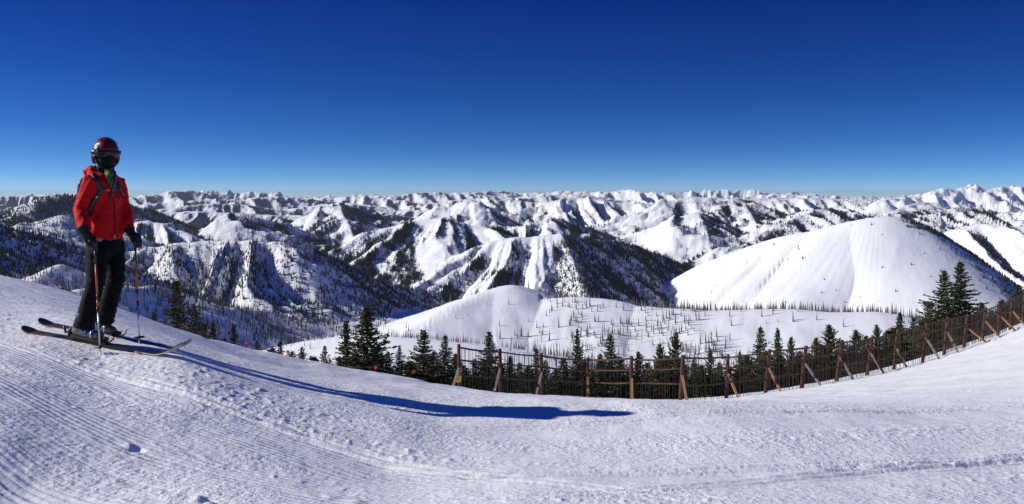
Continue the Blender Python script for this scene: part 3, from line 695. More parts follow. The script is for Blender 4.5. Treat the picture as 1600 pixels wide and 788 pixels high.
# ================================================================== conifers standing just below the rim
MAT_NEEDLE = fir_mat('needles', (0.024, 0.038, 0.016), (0.105, 0.115, 0.045))
MAT_NEEDLE_Y = fir_mat('pine_needles', (0.030, 0.042, 0.014), (0.12, 0.115, 0.045))
MAT_NEEDLE_F = fir_mat('frosted_needles', (0.035, 0.045, 0.03), (0.17, 0.18, 0.15))
MAT_BARK = simple_mat('bark', (0.07, 0.05, 0.035), 0.9, 0.3, 8, 0.02, 30)
MAT_SNOWBIT = simple_mat('snow_on_twig', (0.85, 0.87, 0.9), 0.7)
def conifer(seed, slim=1.0, gaps=0.0, kind='fir', nsprig=1.0):
    """unit-height conifer; returns crown and trunk geometry. slim = crown radius / height"""
    rr = random.Random(seed); V = []; F = []; SN = []
    H = 7.0; Rm = slim * H
    z = 0.25; ph = rr.uniform(0, 6.28)
    side_weak = rr.uniform(0, 6.28)
    while z < H * 0.985:
        t = z / H
        prof = (1 - t) ** (0.85 if kind == 'fir' else 0.62) * min(1, 0.55 + t * 2.2) + 0.035
        nb = 5 + int(4 * (1 - t)) if kind == 'fir' else 4 + int(3 * (1 - t))
        for k in range(nb):
            a = ph + k * 2 * math.pi / nb + rr.uniform(-.35, .35)
            L = Rm * prof * rr.uniform(.62, 1.12)
            if rr.random() < gaps: L *= rr.uniform(.2, .6)
            if rr.random() < 0.10: L *= 1.35
            L *= 1 - 0.22 * max(0, math.cos(a - side_weak))
            up = (rr.uniform(-.25, .10) if kind == 'fir' else rr.uniform(.05, .5)) + t * 0.55
            p0 = Vector((0, 0, z)); dirv = Vector((math.cos(a), math.sin(a), up)).normalized()
            side = Vector((-math.sin(a), math.cos(a), 0))
            ns = max(5, int((8 + 26 * L) * nsprig))
            for q in range(ns):
                u = (0.12 + 0.88 * (q + rr.random()) / ns)
                w = 0.30 * L * (1 - u) + 0.05
                p = p0 + dirv * (L * u) + side * rr.uniform(-w, w) + Vector((0, 0, -0.10 * L * u * u + 0.18 * L * max(0, u - .7) + rr.uniform(-.035, .03)))
                sd = 1 if rr.random() < .5 else -1
                d = (dirv * rr.uniform(.3, 1) + side * sd * rr.uniform(0.1, .9) + Vector((0, 0, rr.uniform(-.35, .45)))).normalized()
                l = rr.uniform(.16, .33) * (0.75 if kind == 'fir' else 1.0) * (0.75 + 0.5 * (1 - t))
                wd = l * rr.uniform(.22, .34)
                n = d.cross(Vector((rr.uniform(-1, 1), rr.uniform(-1, 1), rr.uniform(.2, 1)))).normalized() * wd
                b = len(V)
                V += [p - d * l * .4, p + n, p + d * l * .6, p - n]
                F += [(b, b + 1, b + 2, b + 3)]
        z += rr.uniform(.10, .19) * (1.25 if kind == 'pine' else 1.0) * (0.8 + 0.5 * (1 - t))
        ph += rr.uniform(.4, 1.3)
    for q in range(10):                                # leader
        b = len(V); zz = H * (0.94 + 0.007 * q); a = rr.uniform(0, 6.28); d = Vector((math.cos(a) * .4, math.sin(a) * .4, 1)).normalized() * 0.13; n = Vector((-math.sin(a), math.cos(a), 0)) * .022
        p = Vector((0, 0, zz)); V += [p, p + d * .5 + n, p + d, p + d * .5 - n]; F.append((b, b + 1, b + 2, b + 3))
    TV = []; TF = []
    nseg = 8
    for s in range(nseg + 1):
        t = s / nseg; r = 0.016 * H * (1 - t * 0.95)
        for k in range(7):
            an = 2 * math.pi * k / 7; TV.append((r * math.cos(an) + .03 * math.sin(t * 5), r * math.sin(an), t * H * .97))
    for s in range(nseg):
        for k in range(7): TF.append((s * 7 + k, s * 7 + (k + 1) % 7, (s + 1) * 7 + (k + 1) % 7, (s + 1) * 7 + k))
    return [v / H for v in V], F, [Vector(v) / H for v in TV], TF
TREEKINDS = {}
for key, seed, slim, gaps, kind, ns, mt in (
        ('tall', 1, .30, .3, 'fir', 1.0, MAT_NEEDLE), ('broad', 2, .38, .32, 'fir', .9, MAT_NEEDLE), ('narrow', 3, .25, .3, 'fir', 1.0, MAT_NEEDLE),
        ('frost', 4, .27, .25, 'fir', .9, MAT_NEEDLE_F), ('ragged', 5, .40, .45, 'pine', .8, MAT_NEEDLE_Y), ('pine', 6, .36, .25, 'pine', .95, MAT_NEEDLE_Y), ('bushy', 7, .42, .2, 'fir', .8, MAT_NEEDLE)):
    V, F, TV, TF = conifer(seed, slim, gaps, kind, ns)
    TREEKINDS[key] = (new_mesh('crown', V, F, mats=[mt]), new_mesh('trunk', TV, TF, True, mats=[MAT_BARK]), slim)
def add_tree(px, top, D, kind, wpx, label, rot=None, name=None):
    cm, tm, slim = TREEKINDS[kind]
    x = (px - CX) / FPX * D
    zg = float(base_z(np.array([x]), np.array([D]))[0]) - 0.25
    ztop = -(top - HY) / FPX * D
    h = ztop - zg
    rad = wpx / 2 / FPX * D
    sx = min(max(rad * (1.8 if px < 720 else 1.55) / slim, h * 0.7), h * 2.3)
    t = thing(name or ('pine_tree' if kind in ('ragged', 'pine') else 'fir_tree'), label, 'tree', (x, D, zg), RS.uniform(0, 6.28) if rot is None else rot, 'conifers along the edge of the ski slope')
    for nm_, me_ in (('trunk', tm), ('crown', cm)):
        o = link(nm_, me_, t); o.scale = (sx, sx, h)
    return t
TREES = [
 (276, 436, 27, 'broad', 74, 'dark ragged pine just right of the skier, sticking up over the left slope edge'),
 (303, 472, 29, 'bushy', 60, 'low dark fir leaning on the right of the ragged pine by the skier'),
 (240, 486, 30, 'bushy', 26, 'small dark treetop just left of the ragged pine near the skier pole'),
 (333, 500, 31, 'narrow', 26, 'short narrow fir tip between the ragged pine and the small lone fir'),
 (365, 505, 32, 'tall', 32, 'small lone dark fir on the left slope edge, with blue valley on both sides'),
 (402, 531, 34, 'narrow', 18, 'tiny fir tip poking over the slope edge left of the twin dark firs'),
 (438, 532, 35, 'broad', 38, 'left one of two low dark firs by the orange flag on the slope edge'),
 (472, 541, 36, 'bushy', 44, 'right one of two low dark firs by the orange flag, beside the white bench'),
 (507, 540, 40, 'frost', 36, 'pale frosted young fir left of the group with the tallest dark fir'),
 (541, 501, 44, 'narrow', 46, 'slim fir pressed against the left side of the tallest dark fir'),
 (574, 478, 42, 'tall', 82, 'tallest dark fir, in the middle of the left half, left of the fence'),
 (530, 556, 41, 'bushy', 50, 'low dark fir bush at the foot of the slim fir, left of the tallest fir'),
 (606, 548, 43, 'bushy', 44, 'low dark fir bush at the right foot of the tallest fir'),
 (624, 542, 44, 'frost', 34, 'frosted small fir in the gap between the tallest fir and the next big fir'),
 (662, 514, 46, 'tall', 56, 'broad dark fir second left of the fence end post'),
 (695, 524, 47, 'frost', 44, 'greyish fir directly left of the fence end post with the sign'),
 (764, 517, 50, 'tall', 52, 'dark fir rising behind the first bay of the fence'),
 (742, 560, 47, 'bushy', 50, 'low dark bush behind the first bay of the fence'),
 (797, 556, 50, 'narrow', 40, 'dark fir behind the second fence post, lower than the one in the first bay'),
 (838, 543, 52, 'broad', 40, 'dark fir top showing over the third fence bay from the left'),
 (868, 575, 50, 'bushy', 50, 'low bush hidden behind the fence between the third and fourth post'),
 (902, 513, 54, 'narrow', 34, 'slender pointed fir rising over the fence near the fourth post'),
 (885, 572, 52, 'bushy', 44, 'low bush at the foot of the slender pointed fir behind the fence'),
 (954, 521, 54, 'broad', 62, 'broad olive fir behind the fence just left of the fifth post'),
 (925, 575, 52, 'bushy', 44, 'low bush left of the broad olive fir behind the fence'),
 (998, 550, 54, 'pine', 40, 'small dark pine behind the fence just right of the fifth post'),
 (1031, 538, 55, 'pine', 44, 'bushy pine left of the taller rounded pine behind the sixth post'),
 (1056, 519, 56, 'pine', 38, 'taller rounded pine behind the sixth fence post'),
 (1085, 560, 54, 'bushy', 46, 'low dark bush right of the sixth fence post'),
 (1110, 547, 57, 'pine', 26, 'thin small pine between the sixth and seventh fence posts'),
 (1156, 548, 58, 'bushy', 32, 'short bush at the left foot of the thick dark fir behind the eighth post'),
 (1188, 510, 58, 'broad', 58, 'thick dark fir behind the eighth fence post, left of its slimmer twin'),
 (1215, 512, 60, 'narrow', 36, 'slim dark fir right of the thick one behind the eighth post'),
 (1236, 527, 59, 'pine', 26, 'small pine between the slim dark fir and the ninth post'),
 (1275, 528, 60, 'pine', 36, 'low pine right of the ninth fence post'),
 (1296, 508, 62, 'pine', 56, 'ragged pine leaning right behind the tenth fence post'),
 (1338, 516, 63, 'pine', 46, 'bushy pine filling the fence bay right of the ragged leaning pine'),
 (1370, 508, 64, 'pine', 34, 'pine with an upright tip behind the eleventh fence post'),
 (1406, 488, 62, 'narrow', 40, 'pointed dark pine left of the tall pair of firs on the right'),
 (1427, 495, 64, 'broad', 44, 'dark fir between the pointed pine and the tall pair on the right'),
 (1475, 421, 60, 'tall', 64, 'left tree of the tall pair of firs standing over the fence on the right'),
 (1500, 408, 61, 'tall', 74, 'right and highest tree of the tall pair of firs over the fence on the right'),
 (1452, 470, 59, 'ragged', 58, 'low spreading pine at the left foot of the tall pair of firs'),
 (1534, 473, 64, 'pine', 36, 'small pine right of the tall pair, over the fence'),
 (1566, 468, 66, 'pine', 38, 'pine near the right edge of the picture, second from the edge'),
 (1592, 444, 67, 'broad', 60, 'large pine cut by the right edge of the picture'),
]
for px, top, D, kd, w, lab in TREES: add_tree(px, top, D, kd, w, lab)
ORD = ['first', 'second', 'third', 'fourth', 'fifth', 'sixth', 'seventh', 'eighth', 'ninth', 'tenth', 'eleventh', 'twelfth', 'thirteenth', 'fourteenth', 'fifteenth', 'sixteenth', 'seventeenth', 'eighteenth', 'nineteenth']
POST_PX = [717,781,846,918,987,1065,1136,1199,1256,1311,1358,1399,1444,1477,1509,1537,1560,1580,1598]
BELT_LEFT = ['low conifer right of the ragged pine beside the skier', 'low conifer just left of the small lone fir on the slope edge', 'low conifer left of the twin dark firs by the orange flag', 'low conifer between the twin dark firs by the orange flag', 'low conifer left of the pale frosted young fir', 'conifer filling the left flank of the tallest dark fir', 'conifer filling the right flank of the tallest dark fir', 'low conifer left of the broad fir second from the fence end', 'conifer between the broad fir and the greyish fir by the fence end', 'conifer directly behind the fence end post with the sign']
# lower trees that fill the belt between and behind those
BELT = [(318, 505, 31), (350, 528, 33), (424, 545, 36), (456, 548, 38), (490, 556, 40), (555, 545, 45), (590, 540, 46), (640, 565, 47), (678, 548, 49), (712, 552, 50), (728, 574, 50), (756, 560, 52), (782, 570, 50), (812, 566, 52), (826, 572, 54),
        (852, 562, 54), (880, 560, 55), (912, 566, 55), (938, 552, 56), (968, 556, 57), (984, 574, 54), (1012, 566, 56), (1042, 556, 58), (1068, 566, 56), (1096, 570, 57), (1124, 566, 58), (1140, 572, 58), (1168, 556, 60), (1200, 548, 60), (1222, 556, 60),
        (1250, 548, 60), (1264, 552, 61), (1286, 542, 62), (1316, 532, 63), (1330, 540, 62), (1354, 524, 64), (1384, 520, 65), (1396, 512, 64), (1418, 512, 64), (1440, 500, 63), (1462, 500, 62), (1490, 478, 63), (1516, 492, 64), (1524, 488, 65), (1548, 484, 66), (1578, 472, 67)]
for k, (px, top, D) in enumerate(BELT):
    if px > 717:
        b_ = sum(1 for q in POST_PX if q < px); same = [q[0] for q in BELT if q[0] > 717 and sum(1 for z_ in POST_PX if z_ < q[0]) == b_]
        lab = '%s dark conifer behind the %s fence bay counted from the sign post' % ('low' if len(same) == 1 else ('left low', 'middle low', 'right low')[[0, 2][same.index(px)] if len(same) == 2 else same.index(px)], ORD[b_ - 1])
    else:
        lab = BELT_LEFT[[q[0] for q in BELT].index(px)]
    add_tree(px, top, D, ('bushy', 'broad', 'pine', 'bushy', 'tall')[k % 5], RS.uniform(52, 80), lab)

# ================================================================== the slat fence
MAT_POST = simple_mat('fence_post', (0.075, 0.027, 0.018), 0.8, 0.45, 6, 0.01, 40, stretch=(3, 3, .5))
MAT_RAIL = simple_mat('fence_rail', (0.085, 0.052, 0.036), 0.85, 0.4, 6, 0.01, 40)
MAT_SLAT = simple_mat('fence_slat', (0.06, 0.048, 0.04), 0.85, 0.5, 2.5)
MAT_BR1 = simple_mat('new_timber', (0.36, 0.20, 0.10), 0.75, 0.25, 5, stretch=(1, 1, .3))
MAT_BR2 = simple_mat('weathered_timber', (0.23, 0.20, 0.165), 0.85, 0.3, 5, stretch=(1, 1, .3))
def tube_geo(pts, radii, n=8, cap=True, V=None, F=None):
    V = [] if V is None else V; F = [] if F is None else F
    pts = [Vector(p) for p in pts]; s0 = len(V)
    ref = None
    for i, p in enumerate(pts):
        ax = ((pts[min(i + 1, len(pts) - 1)]) - pts[max(i - 1, 0)]).normalized()
        if ref is None: ref = ax.orthogonal().normalized()
        a = (ref - ax * ref.dot(ax)).normalized(); ref = a; b = ax.cross(a)
        r = radii[i] if hasattr(radii, '__len__') else radii
        for k in range(n):
            t = 2 * math.pi * k / n; V.append(p + (a * math.cos(t) + b * math.sin(t)) * r)
    m = len(pts)
    for i in range(m - 1):
        for k in range(n): F.append((s0 + i * n + k, s0 + i * n + (k + 1) % n, s0 + (i + 1) * n + (k + 1) % n, s0 + (i + 1) * n + k))
    if cap:
        F.append(tuple(s0 + k for k in range(n))[::-1]); F.append(tuple(s0 + (m - 1) * n + k for k in range(n)))
    return V, F
def beam_geo(p0, p1, w, h, up=Vector((0, 0, 1)), V=None, F=None):
    V = [] if V is None else V; F = [] if F is None else F
    p0 = Vector(p0); p1 = Vector(p1); ax = (p1 - p0).normalized()
    a = ax.cross(up).normalized(); b = a.cross(ax).normalized(); s = len(V)
    for p in (p0, p1):
        for i, j in ((-1, -1), (1, -1), (1, 1), (-1, 1)): V.append(p + a * w / 2 * i + b * h / 2 * j)
    F += [(s, s + 3, s + 2, s + 1), (s + 4, s + 5, s + 6, s + 7), (s, s + 1, s + 5, s + 4), (s + 1, s + 2, s + 6, s + 5), (s + 2, s + 3, s + 7, s + 6), (s + 3, s, s + 4, s + 7)]
    return V, F
# column and row of each post's foot, row of its top and column of its top, depth
POSTS = [(718,612.5,538,717,33),(781.8,615.5,545,781,34),(846.5,617.5,552,846,36),(918,621,559,918.4,36.5),(986.6,624.5,557,986.8,35),(1063,628,555,1066.8,34),(1134.8,623,554.5,1138,34.5),(1196,614,546,1203,35.5),(1252.4,607,541,1260,36.5),
 (1307,595.5,531.5,1315.8,38),(1354.4,587,526,1362.8,40),(1396.5,577,518,1402.6,41.5),(1441.4,567,504.5,1447.8,42),(1475,554,494.6,1480.8,43),(1506,544,491,1512,45),(1534,533,482,1540,47),(1559.4,524,474,1562,49),(1578.5,515,466,1582,50.5),(1598,505,455,1600,52),(1618,497,447,1621,53.5),(1640,489,440,1643,55)]
fx, fy, fz = P3(1063, 628, 34)
fence = thing('slat_fence', 'long brown slat and log snow fence on the rim of the slope', 'fence', (fx, fy, fz))
def frel(p): return Vector(p) - Vector((fx, fy, fz))
tops = []; feet = []
rf = random.Random(4)
for i, (pxb, rb, rt, pxt, D) in enumerate(POSTS):
    xb = (pxb - CX) / FPX * D
    zb = float(base_z(np.array([xb]), np.array([float(D)]))[0])
    zt = -(rt - HY) / FPX * D; xt = (pxt - CX) / FPX * D
    foot = Vector((xb, D, zb)); top = Vector((xt, D + rf.uniform(-.03, .03), zt))
    feet.append(foot); tops.append(top)
    e = (foot - top).normalized() * 0.4
    r = rf.uniform(.074, .092)
    pts_ = [frel(foot + e), frel(foot.lerp(top, .25) + Vector((rf.uniform(-.015, .015), 0, 0))), frel(foot.lerp(top, .6) + Vector((rf.uniform(-.015, .015), 0, 0))), frel(top - Vector((0, 0, .015))), frel(top)]
    V, F = tube_geo(pts_, [r * 1.05, r, r * .98, r * .93, r * .8], 10)
    o = link('post', new_mesh('post', V, F, True, [MAT_POST]), fence)
# rails: three per bay, crooked logs
RAILH = [.93, .68, .36]
def railpts(a0, a1, b0, b1, f, sag, jit):
    p0 = a0.lerp(a1, f); p1 = b0.lerp(b1, f); out = []
    for k in range(7):
        t = k / 6 * 1.06 - .03
        p = p0.lerp(p1, t); p.z -= sag * math.sin(math.pi * min(max(t, 0), 1)); p.z += jit * math.sin(t * 7 + f * 9) ; p.y -= 0.02
        out.append(p)
    return out
bays = []
for i in range(len(POSTS) - 1):
    a0, a1, b0, b1 = feet[i], tops[i], feet[i + 1], tops[i + 1]
    across = (b0 - a0).normalized(); back = Vector((-across.y, across.x, 0)) * 0.13
    for j, f in enumerate(RAILH):
        ff = f + rf.uniform(-.02, .02); sag = rf.uniform(.0, .05)
        ps = [frel(p + back * .0 + Vector((0, 0.10, 0))) for p in railpts(a0, a1, b0, b1, ff, sag, rf.uniform(-.012, .012))]
        rr_ = rf.uniform(.032, .046)
        V, F = tube_geo(ps, [rr_ * rf.uniform(.85, 1.1) for _ in ps], 7)
        link('rail', new_mesh('rail', V, F, True, [MAT_RAIL]), fence)
    n = max(14, int((b0 - a0).length / 0.115))
    bays.append((i, n))
slat_me = []
for q in range(4):
    V, F = beam_geo((0, 0, 0), (rf.uniform(-.02, .02), rf.uniform(-.01, .01), 1), 0.021, 0.010, Vector((0, 1, 0)))
    slat_me.append(new_mesh('slat', V, F, mats=[MAT_SLAT]))
cand = []
for i, n in bays:
    a0, a1, b0, b1 = feet[i], tops[i], feet[i + 1], tops[i + 1]
    drop = 0.0
    for k in range(n):
        t = (k + .5 + rf.uniform(-.3, .3)) / n
        if rf.random() < .06: continue
        lo = a0.lerp(b0, t); hi = a1.lerp(b1, t)
        lo.z = float(base_z(np.array([lo.x]), np.array([lo.y]))[0]) - 0.05
        top_f = .90 + rf.uniform(-.05, .05)
        hh = (hi.z - lo.z) * top_f
        lo.y += 0.16; ln = rf.uniform(-.03, .03)
        cand.append((lo.y, lo, hh, ln))
order_s = sorted(range(len(cand)), key=lambda k: -cand[k][2] / cand[k][0])
keep = set(order_s[:300])
SV = []; SF = []
for k, (dd, lo, hh, ln) in enumerate(cand):
    if k in keep:
        o = bpy.data.objects.new('slat', slat_me[k % 4]); C.objects.link(o); o.parent = fence
        o.location = frel(lo); o.scale = (1, 1, hh); o.rotation_euler = (0, ln, rf.uniform(-.3, .3))
    else:
        beam_geo(frel(lo), frel(lo + Vector((ln * hh, 0, hh))), 0.021, 0.010, Vector((0, 1, 0)), SV, SF)
o = link('slat', new_mesh('slat', SV, SF, mats=[MAT_SLAT]), fence); o['kind'] = 'stuff'
# struts on the skier's side; (post, column of the foot, how far in front, height share, new or weathered)
STRUTS = [(0,704,1.1,.52,2),(1,771,1.1,.58,2),(2,837,1.1,.55,2),(3,919,1.0,.52,1),(4,988,1.0,.5,1),(5,1074,1.2,.58,1),(6,1155,1.5,.58,1),(7,1222,1.6,.58,1),(8,1285,1.7,.6,2),(9,1335,1.7,.58,2),(10,1383,1.8,.58,1),(11,1419,1.8,.55,2),(12,1470,2.1,.62,2),(13,1499,2.0,.6,2),(14,1546,2.6,.6,1),(15,1565,2.6,.62,1),(16,1589,2.8,.62,1),(17,1604,2.6,.6,1),(18,1625,2.6,.6,2)]
for i, pxf, dd, hf, kd in STRUTS:
    D = POSTS[i][4] - dd; x = (pxf - CX) / FPX * D
    z = float(base_z(np.array([x]), np.array([D]))[0]) - 0.12
    p1 = feet[i].lerp(tops[i], hf) + Vector((0.0, -0.12, 0)); p0 = Vector((x, D, z))
    V, F = beam_geo(frel(p0), frel(p1), 0.10, 0.05)
    o = link('strut', new_mesh('strut', V, F, mats=[MAT_BR1 if kd == 1 else MAT_BR2]), fence)
    o['label'] = 'pale new wood strut' if kd == 1 else 'grey weathered wood strut'

# warning sign on the end post: orange-red above, yellow with two lines of small print below
MAT_SIGN_R = simple_mat('sign_orange', (0.75, 0.09, 0.02), 0.5, 0.05); MAT_SIGN_Y = simple_mat('sign_yellow', (0.85, 0.68, 0.02), 0.5, 0.05); MAT_SIGN_K = simple_mat('sign_print', (0.06, 0.05, 0.03), 0.6)
sx, sy, sz = P3(716.2, 589, 32.80)
sign = thing('warning_sign', 'small orange and yellow warning sign on the left end post of the fence', 'sign', (sx, sy, sz), 0.1)
def quad_plate(name, x0, x1, z0, z1, y, th, mat, parent, sk=0.0):
    V = [(x0, y, z0), (x1, y, z0), (x1 + sk, y, z1), (x0 + sk, y, z1), (x0, y + th, z0), (x1, y + th, z0), (x1 + sk, y + th, z1), (x0 + sk, y + th, z1)]
    F = [(0, 1, 2, 3), (5, 4, 7, 6), (4, 5, 1, 0), (3, 2, 6, 7), (4, 0, 3, 7), (1, 5, 6, 2)]
    return link(name, new_mesh(name, V, F, mats=[mat]), parent)
quad_plate('yellow_plate', -.10, .10, -.22, .02, 0, .012, MAT_SIGN_Y, sign, .03)
quad_plate('orange_plate', -.065, .075, .024, .20, 0, .012, MAT_SIGN_R, sign, .02)
PV = []; PF = []
for row in range(3):
    xx = -.07
    while xx < .06:
        w = rf.uniform(.012, .03); z = -.03 - row * .055
        b = len(PV); PV += [(xx, -.004, z - .012), (xx + w, -.004, z - .012), (xx + w, -.004, z + .012), (xx, -.004, z + .012)]; PF.append((b, b + 1, b + 2, b + 3)); xx += w + .012
link('print', new_mesh('print', PV, PF, mats=[MAT_SIGN_K]), sign)

# boundary rope with small orange flags beyond the left edge
MAT_FLAG = simple_mat('orange_flag', (0.80, 0.08, 0.03), 0.6, 0.1); MAT_ROPE = simple_mat('rope', (0.05, 0.05, 0.055), 0.8)
FLAGS = [(99, 450.5, 14.0), (286, 509.5, 17.2), (324, 520.5, 18.6), (385, 534.5, 20.8), (449.5, 550, 23.5), (515.5, 564, 27.0), (586.5, 573.5, 31), (646, 580.5, 33)]
rope_pts = []
fl = [(20, 437, 13.6)] + FLAGS + [(704, 585, 33.2)]
for i in range(len(fl) - 1):
    a = Vector(P3(*fl[i])); b = Vector(P3(*fl[i + 1]))
    for k in range(6):
        t = k / 6; p = a.lerp(b, t); p.z -= 0.10 * math.sin(math.pi * t); rope_pts.append(p)
rope_pts.append(Vector(P3(*fl[-1])))
rope = thing('boundary_rope', 'thin rope with small orange flags strung along the left edge of the slope', 'rope', rope_pts[0])
V, F = tube_geo([p - rope_pts[0] for p in rope_pts], 0.009, 5); link('cord', new_mesh('cord', V, F, True, [MAT_ROPE]), rope)
for k, f in enumerate(FLAGS):
    p = Vector(P3(*f)) - rope_pts[0]; s = f[2] / 22.0 * 0.62
    V = [(-.05, 0, .06), (.05, .02, .06), (.09, .03, -.10), (.03, .0, -.05), (-.02, .03, -.13), (-.06, .01, -.08),
         (-.05, .012, .06), (.05, .032, .06), (.09, .042, -.10), (.03, .012, -.05), (-.02, .042, -.13), (-.06, .022, -.08)]
    V = [Vector(v) * s for v in V]
    F = [(0, 1, 2, 3, 4, 5), (11, 10, 9, 8, 7, 6)] + [(i, (i + 1) % 6, (i + 1) % 6 + 6, i + 6) for i in range(6)]
    o = link('flag', new_mesh('flag', V, F, mats=[MAT_FLAG]), rope); o.location = p; o.rotation_euler = (0, 0, rf.uniform(-.5, .5))
for k in (0, 3, 6, 9):
    f = fl[k]; x, y, z = P3(*f); zg = float(base_z(np.array([x]), np.array([y]))[0])
    V, F = tube_geo([Vector((x, y + .02, zg - .3)) - rope_pts[0], Vector((x, y + .02, z + .02)) - rope_pts[0]], .016, 6)
    if k < 9: link('pole', new_mesh('pole', V, F, True, [MAT_ROPE]), rope)
# ================================================================== the skier
MAT_JACKET = simple_mat('red_shell', (0.64, 0.006, 0.010), 0.7, 0.10, 9, 0.002, 55, spec=0.15)
MAT_PANTS = simple_mat('black_shell', (0.006, 0.006, 0.007), 0.75, 0.3, 9, 0.003, 50, spec=0.15)
MAT_GLOVE = simple_mat('black_glove', (0.014, 0.014, 0.015), 0.6, 0.3, 30, 0.002, 120, spec=0.4)
MAT_SKIN = simple_mat('skin', (0.45, 0.27, 0.19), 0.5, 0.05)
MAT_HELMET = simple_mat('helmet_red', (0.16, 0.008, 0.012), 0.28, 0.1, 8, spec=0.5)
MAT_BLACK = simple_mat('black_plastic', (0.012, 0.012, 0.013), 0.4, 0.1)
MAT_MASK = simple_mat('black_fleece', (0.006, 0.006, 0.007), 0.95, 0.2, 40)
MAT_LENS = simple_mat('goggle_lens', (0.030, 0.014, 0.016), 0.2, 0.1, spec=0.5)
MAT_GREEN = simple_mat('green_scarf', (0.10, 0.14, 0.02), 0.85, 0.4, 14, .003, 50)
MAT_GREY = simple_mat('grey_webbing', (0.07, 0.08, 0.095), 0.8, 0.3, 40)
MAT_WHITE = simple_mat('white_plastic', (0.75, 0.75, 0.75), 0.45, 0.05)
MAT_BOOT = simple_mat('boot_grey', (0.11, 0.115, 0.125), 0.38, 0.2, 12)
MAT_BLUE = simple_mat('boot_blue', (0.03, 0.22, 0.55), 0.4)
MAT_METAL = simple_mat('aluminium', (0.62, 0.63, 0.66), 0.3, 0.08, metal=0.7)
MAT_ORANGE = simple_mat('pole_orange', (0.62, 0.13, 0.04), 0.4, 0.1)
MAT_BROWN = simple_mat('pole_dark', (0.05, 0.025, 0.02), 0.4, 0.1)

SX, SY0 = (152 - CX) / FPX * 7.5, 7.5
SZ = float(base_z(np.array([SX]), np.array([SY0]))[0])
ORG = Vector((SX, SY0, SZ))
cv_ = Vector((-SX, -SY0, 0)).normalized()       # towards the camera
rv_ = Vector((cv_.y * -1, cv_.x, 0)).normalized()
if rv_.x < 0: rv_ = -rv_
Zup = Vector((0, 0, 1))
def J(px, row, dc=0.0):
    """joint seen at this column and row, dc metres nearer than the skier's axis; returned relative to the skier's base"""
    k = (px - CX) / FPX
    dr = (SY0 * k - SX - cv_.x * dc + k * cv_.y * dc) / (rv_.x - k * rv_.y)
    p = Vector((SX, SY0, 0)) + rv_ * dr + cv_ * dc
    p.z = -(row - HY) / FPX * p.y
    return p - ORG
FWD = (cv_ * 0.62 + rv_ * 0.78).normalized()      # where the chest faces
SIDE = Vector((-FWD.y, FWD.x, 0))                 # towards his left
HF = (cv_ * 0.97 + rv_ * 0.22).normalized(); HS = Vector((-HF.y, HF.x, 0))
def loft(bm, pts, rad, axis, n=20):
    """closed tube through pts; rad = (half width along axis, half depth across it)"""
    rings = []; N = len(pts)
    for i, p in enumerate(pts):
        t = (pts[min(i + 1, N - 1)] - pts[max(i - 1, 0)]).normalized()
        a = (axis - t * axis.dot(t)).normalized(); b = t.cross(a)
        ra, rb = rad[i] if isinstance(rad[i], tuple) else (rad[i], rad[i])
        rings.append([bm.verts.new(p + a * ra * math.cos(2 * math.pi * k / n) + b * rb * math.sin(2 * math.pi * k / n)) for k in range(n)])
    for r0, r1 in zip(rings, rings[1:]):
        for k in range(n): bm.faces.new((r0[k], r0[(k + 1) % n], r1[(k + 1) % n], r1[k]))
    bm.faces.new(rings[0][::-1]); bm.faces.new(rings[-1])
def ball(bm, c, r, axis=Vector((1, 0, 0)), up=Zup):
    a = axis.normalized(); b = up.cross(a).normalized(); u = a.cross(b)
    M = Matrix((a, b, u)).transposed().to_4x4() @ Matrix.Diagonal((*r, 1)); M.translation = c
    bmesh.ops.create_uvsphere(bm, u_segments=20, v_segments=14, radius=1, matrix=M)
def remeshed(name, bm, voxel, smooth_it=3, wr=None):
    bmesh.ops.recalc_face_normals(bm, faces=bm.faces)
    me = bpy.data.meshes.new(name); bm.to_mesh(me); bm.free()
    o = bpy.data.objects.new(name, me); C.objects.link(o)
    md = o.modifiers.new('r', 'REMESH'); md.mode = 'VOXEL'; md.voxel_size = voxel; md.use_smooth_shade = True
    ms = o.modifiers.new('s', 'SMOOTH'); ms.factor = 0.5; ms.iterations = smooth_it
    dg_ = bpy.context.evaluated_depsgraph_get()
    m2 = bpy.data.meshes.new_from_object(o.evaluated_get(dg_)); m2.name = name
    bpy.data.objects.remove(o); bpy.data.meshes.remove(me)
    if wr:
        n = len(m2.vertices); co = np.empty(n * 3, np.float32); m2.vertices.foreach_get('co', co); co = co.reshape(-1, 3)
        no = np.empty(n * 3, np.float32); m2.vertex_normals.foreach_get('vector', no); no = no.reshape(-1, 3)
        co += no * wr(co)[:, None]; m2.vertices.foreach_set('co', co.ravel())
    m2.polygons.foreach_set('use_smooth', [True] * len(m2.polygons)); m2.update()
    return m2
def bmn(): return bmesh.new()

chest = J(163, 292); waist = J(165, 338); hip = J(165, 374)
shR = chest - SIDE * 0.165 + Vector((0, 0, .055)); shL = chest + SIDE * 0.165 + Vector((0, 0, .045))
elR = J(126.5, 329, .10); wrR = J(133, 363, .27); haR = J(143, 379, .31)
elL = J(195, 333, -.08); wrL = J(202, 359, .02); haL = J(211, 374, .09)
hd = J(165.5, 239)
neckp = J(163.5, 268)
kneeR = J(149, 442, .17); ankR = J(131, 511, .13); kneeL = J(181, 436, .02); ankL = J(163, 500, -.17)
hipR = hip - SIDE * .095; hipL = hip + SIDE * .095

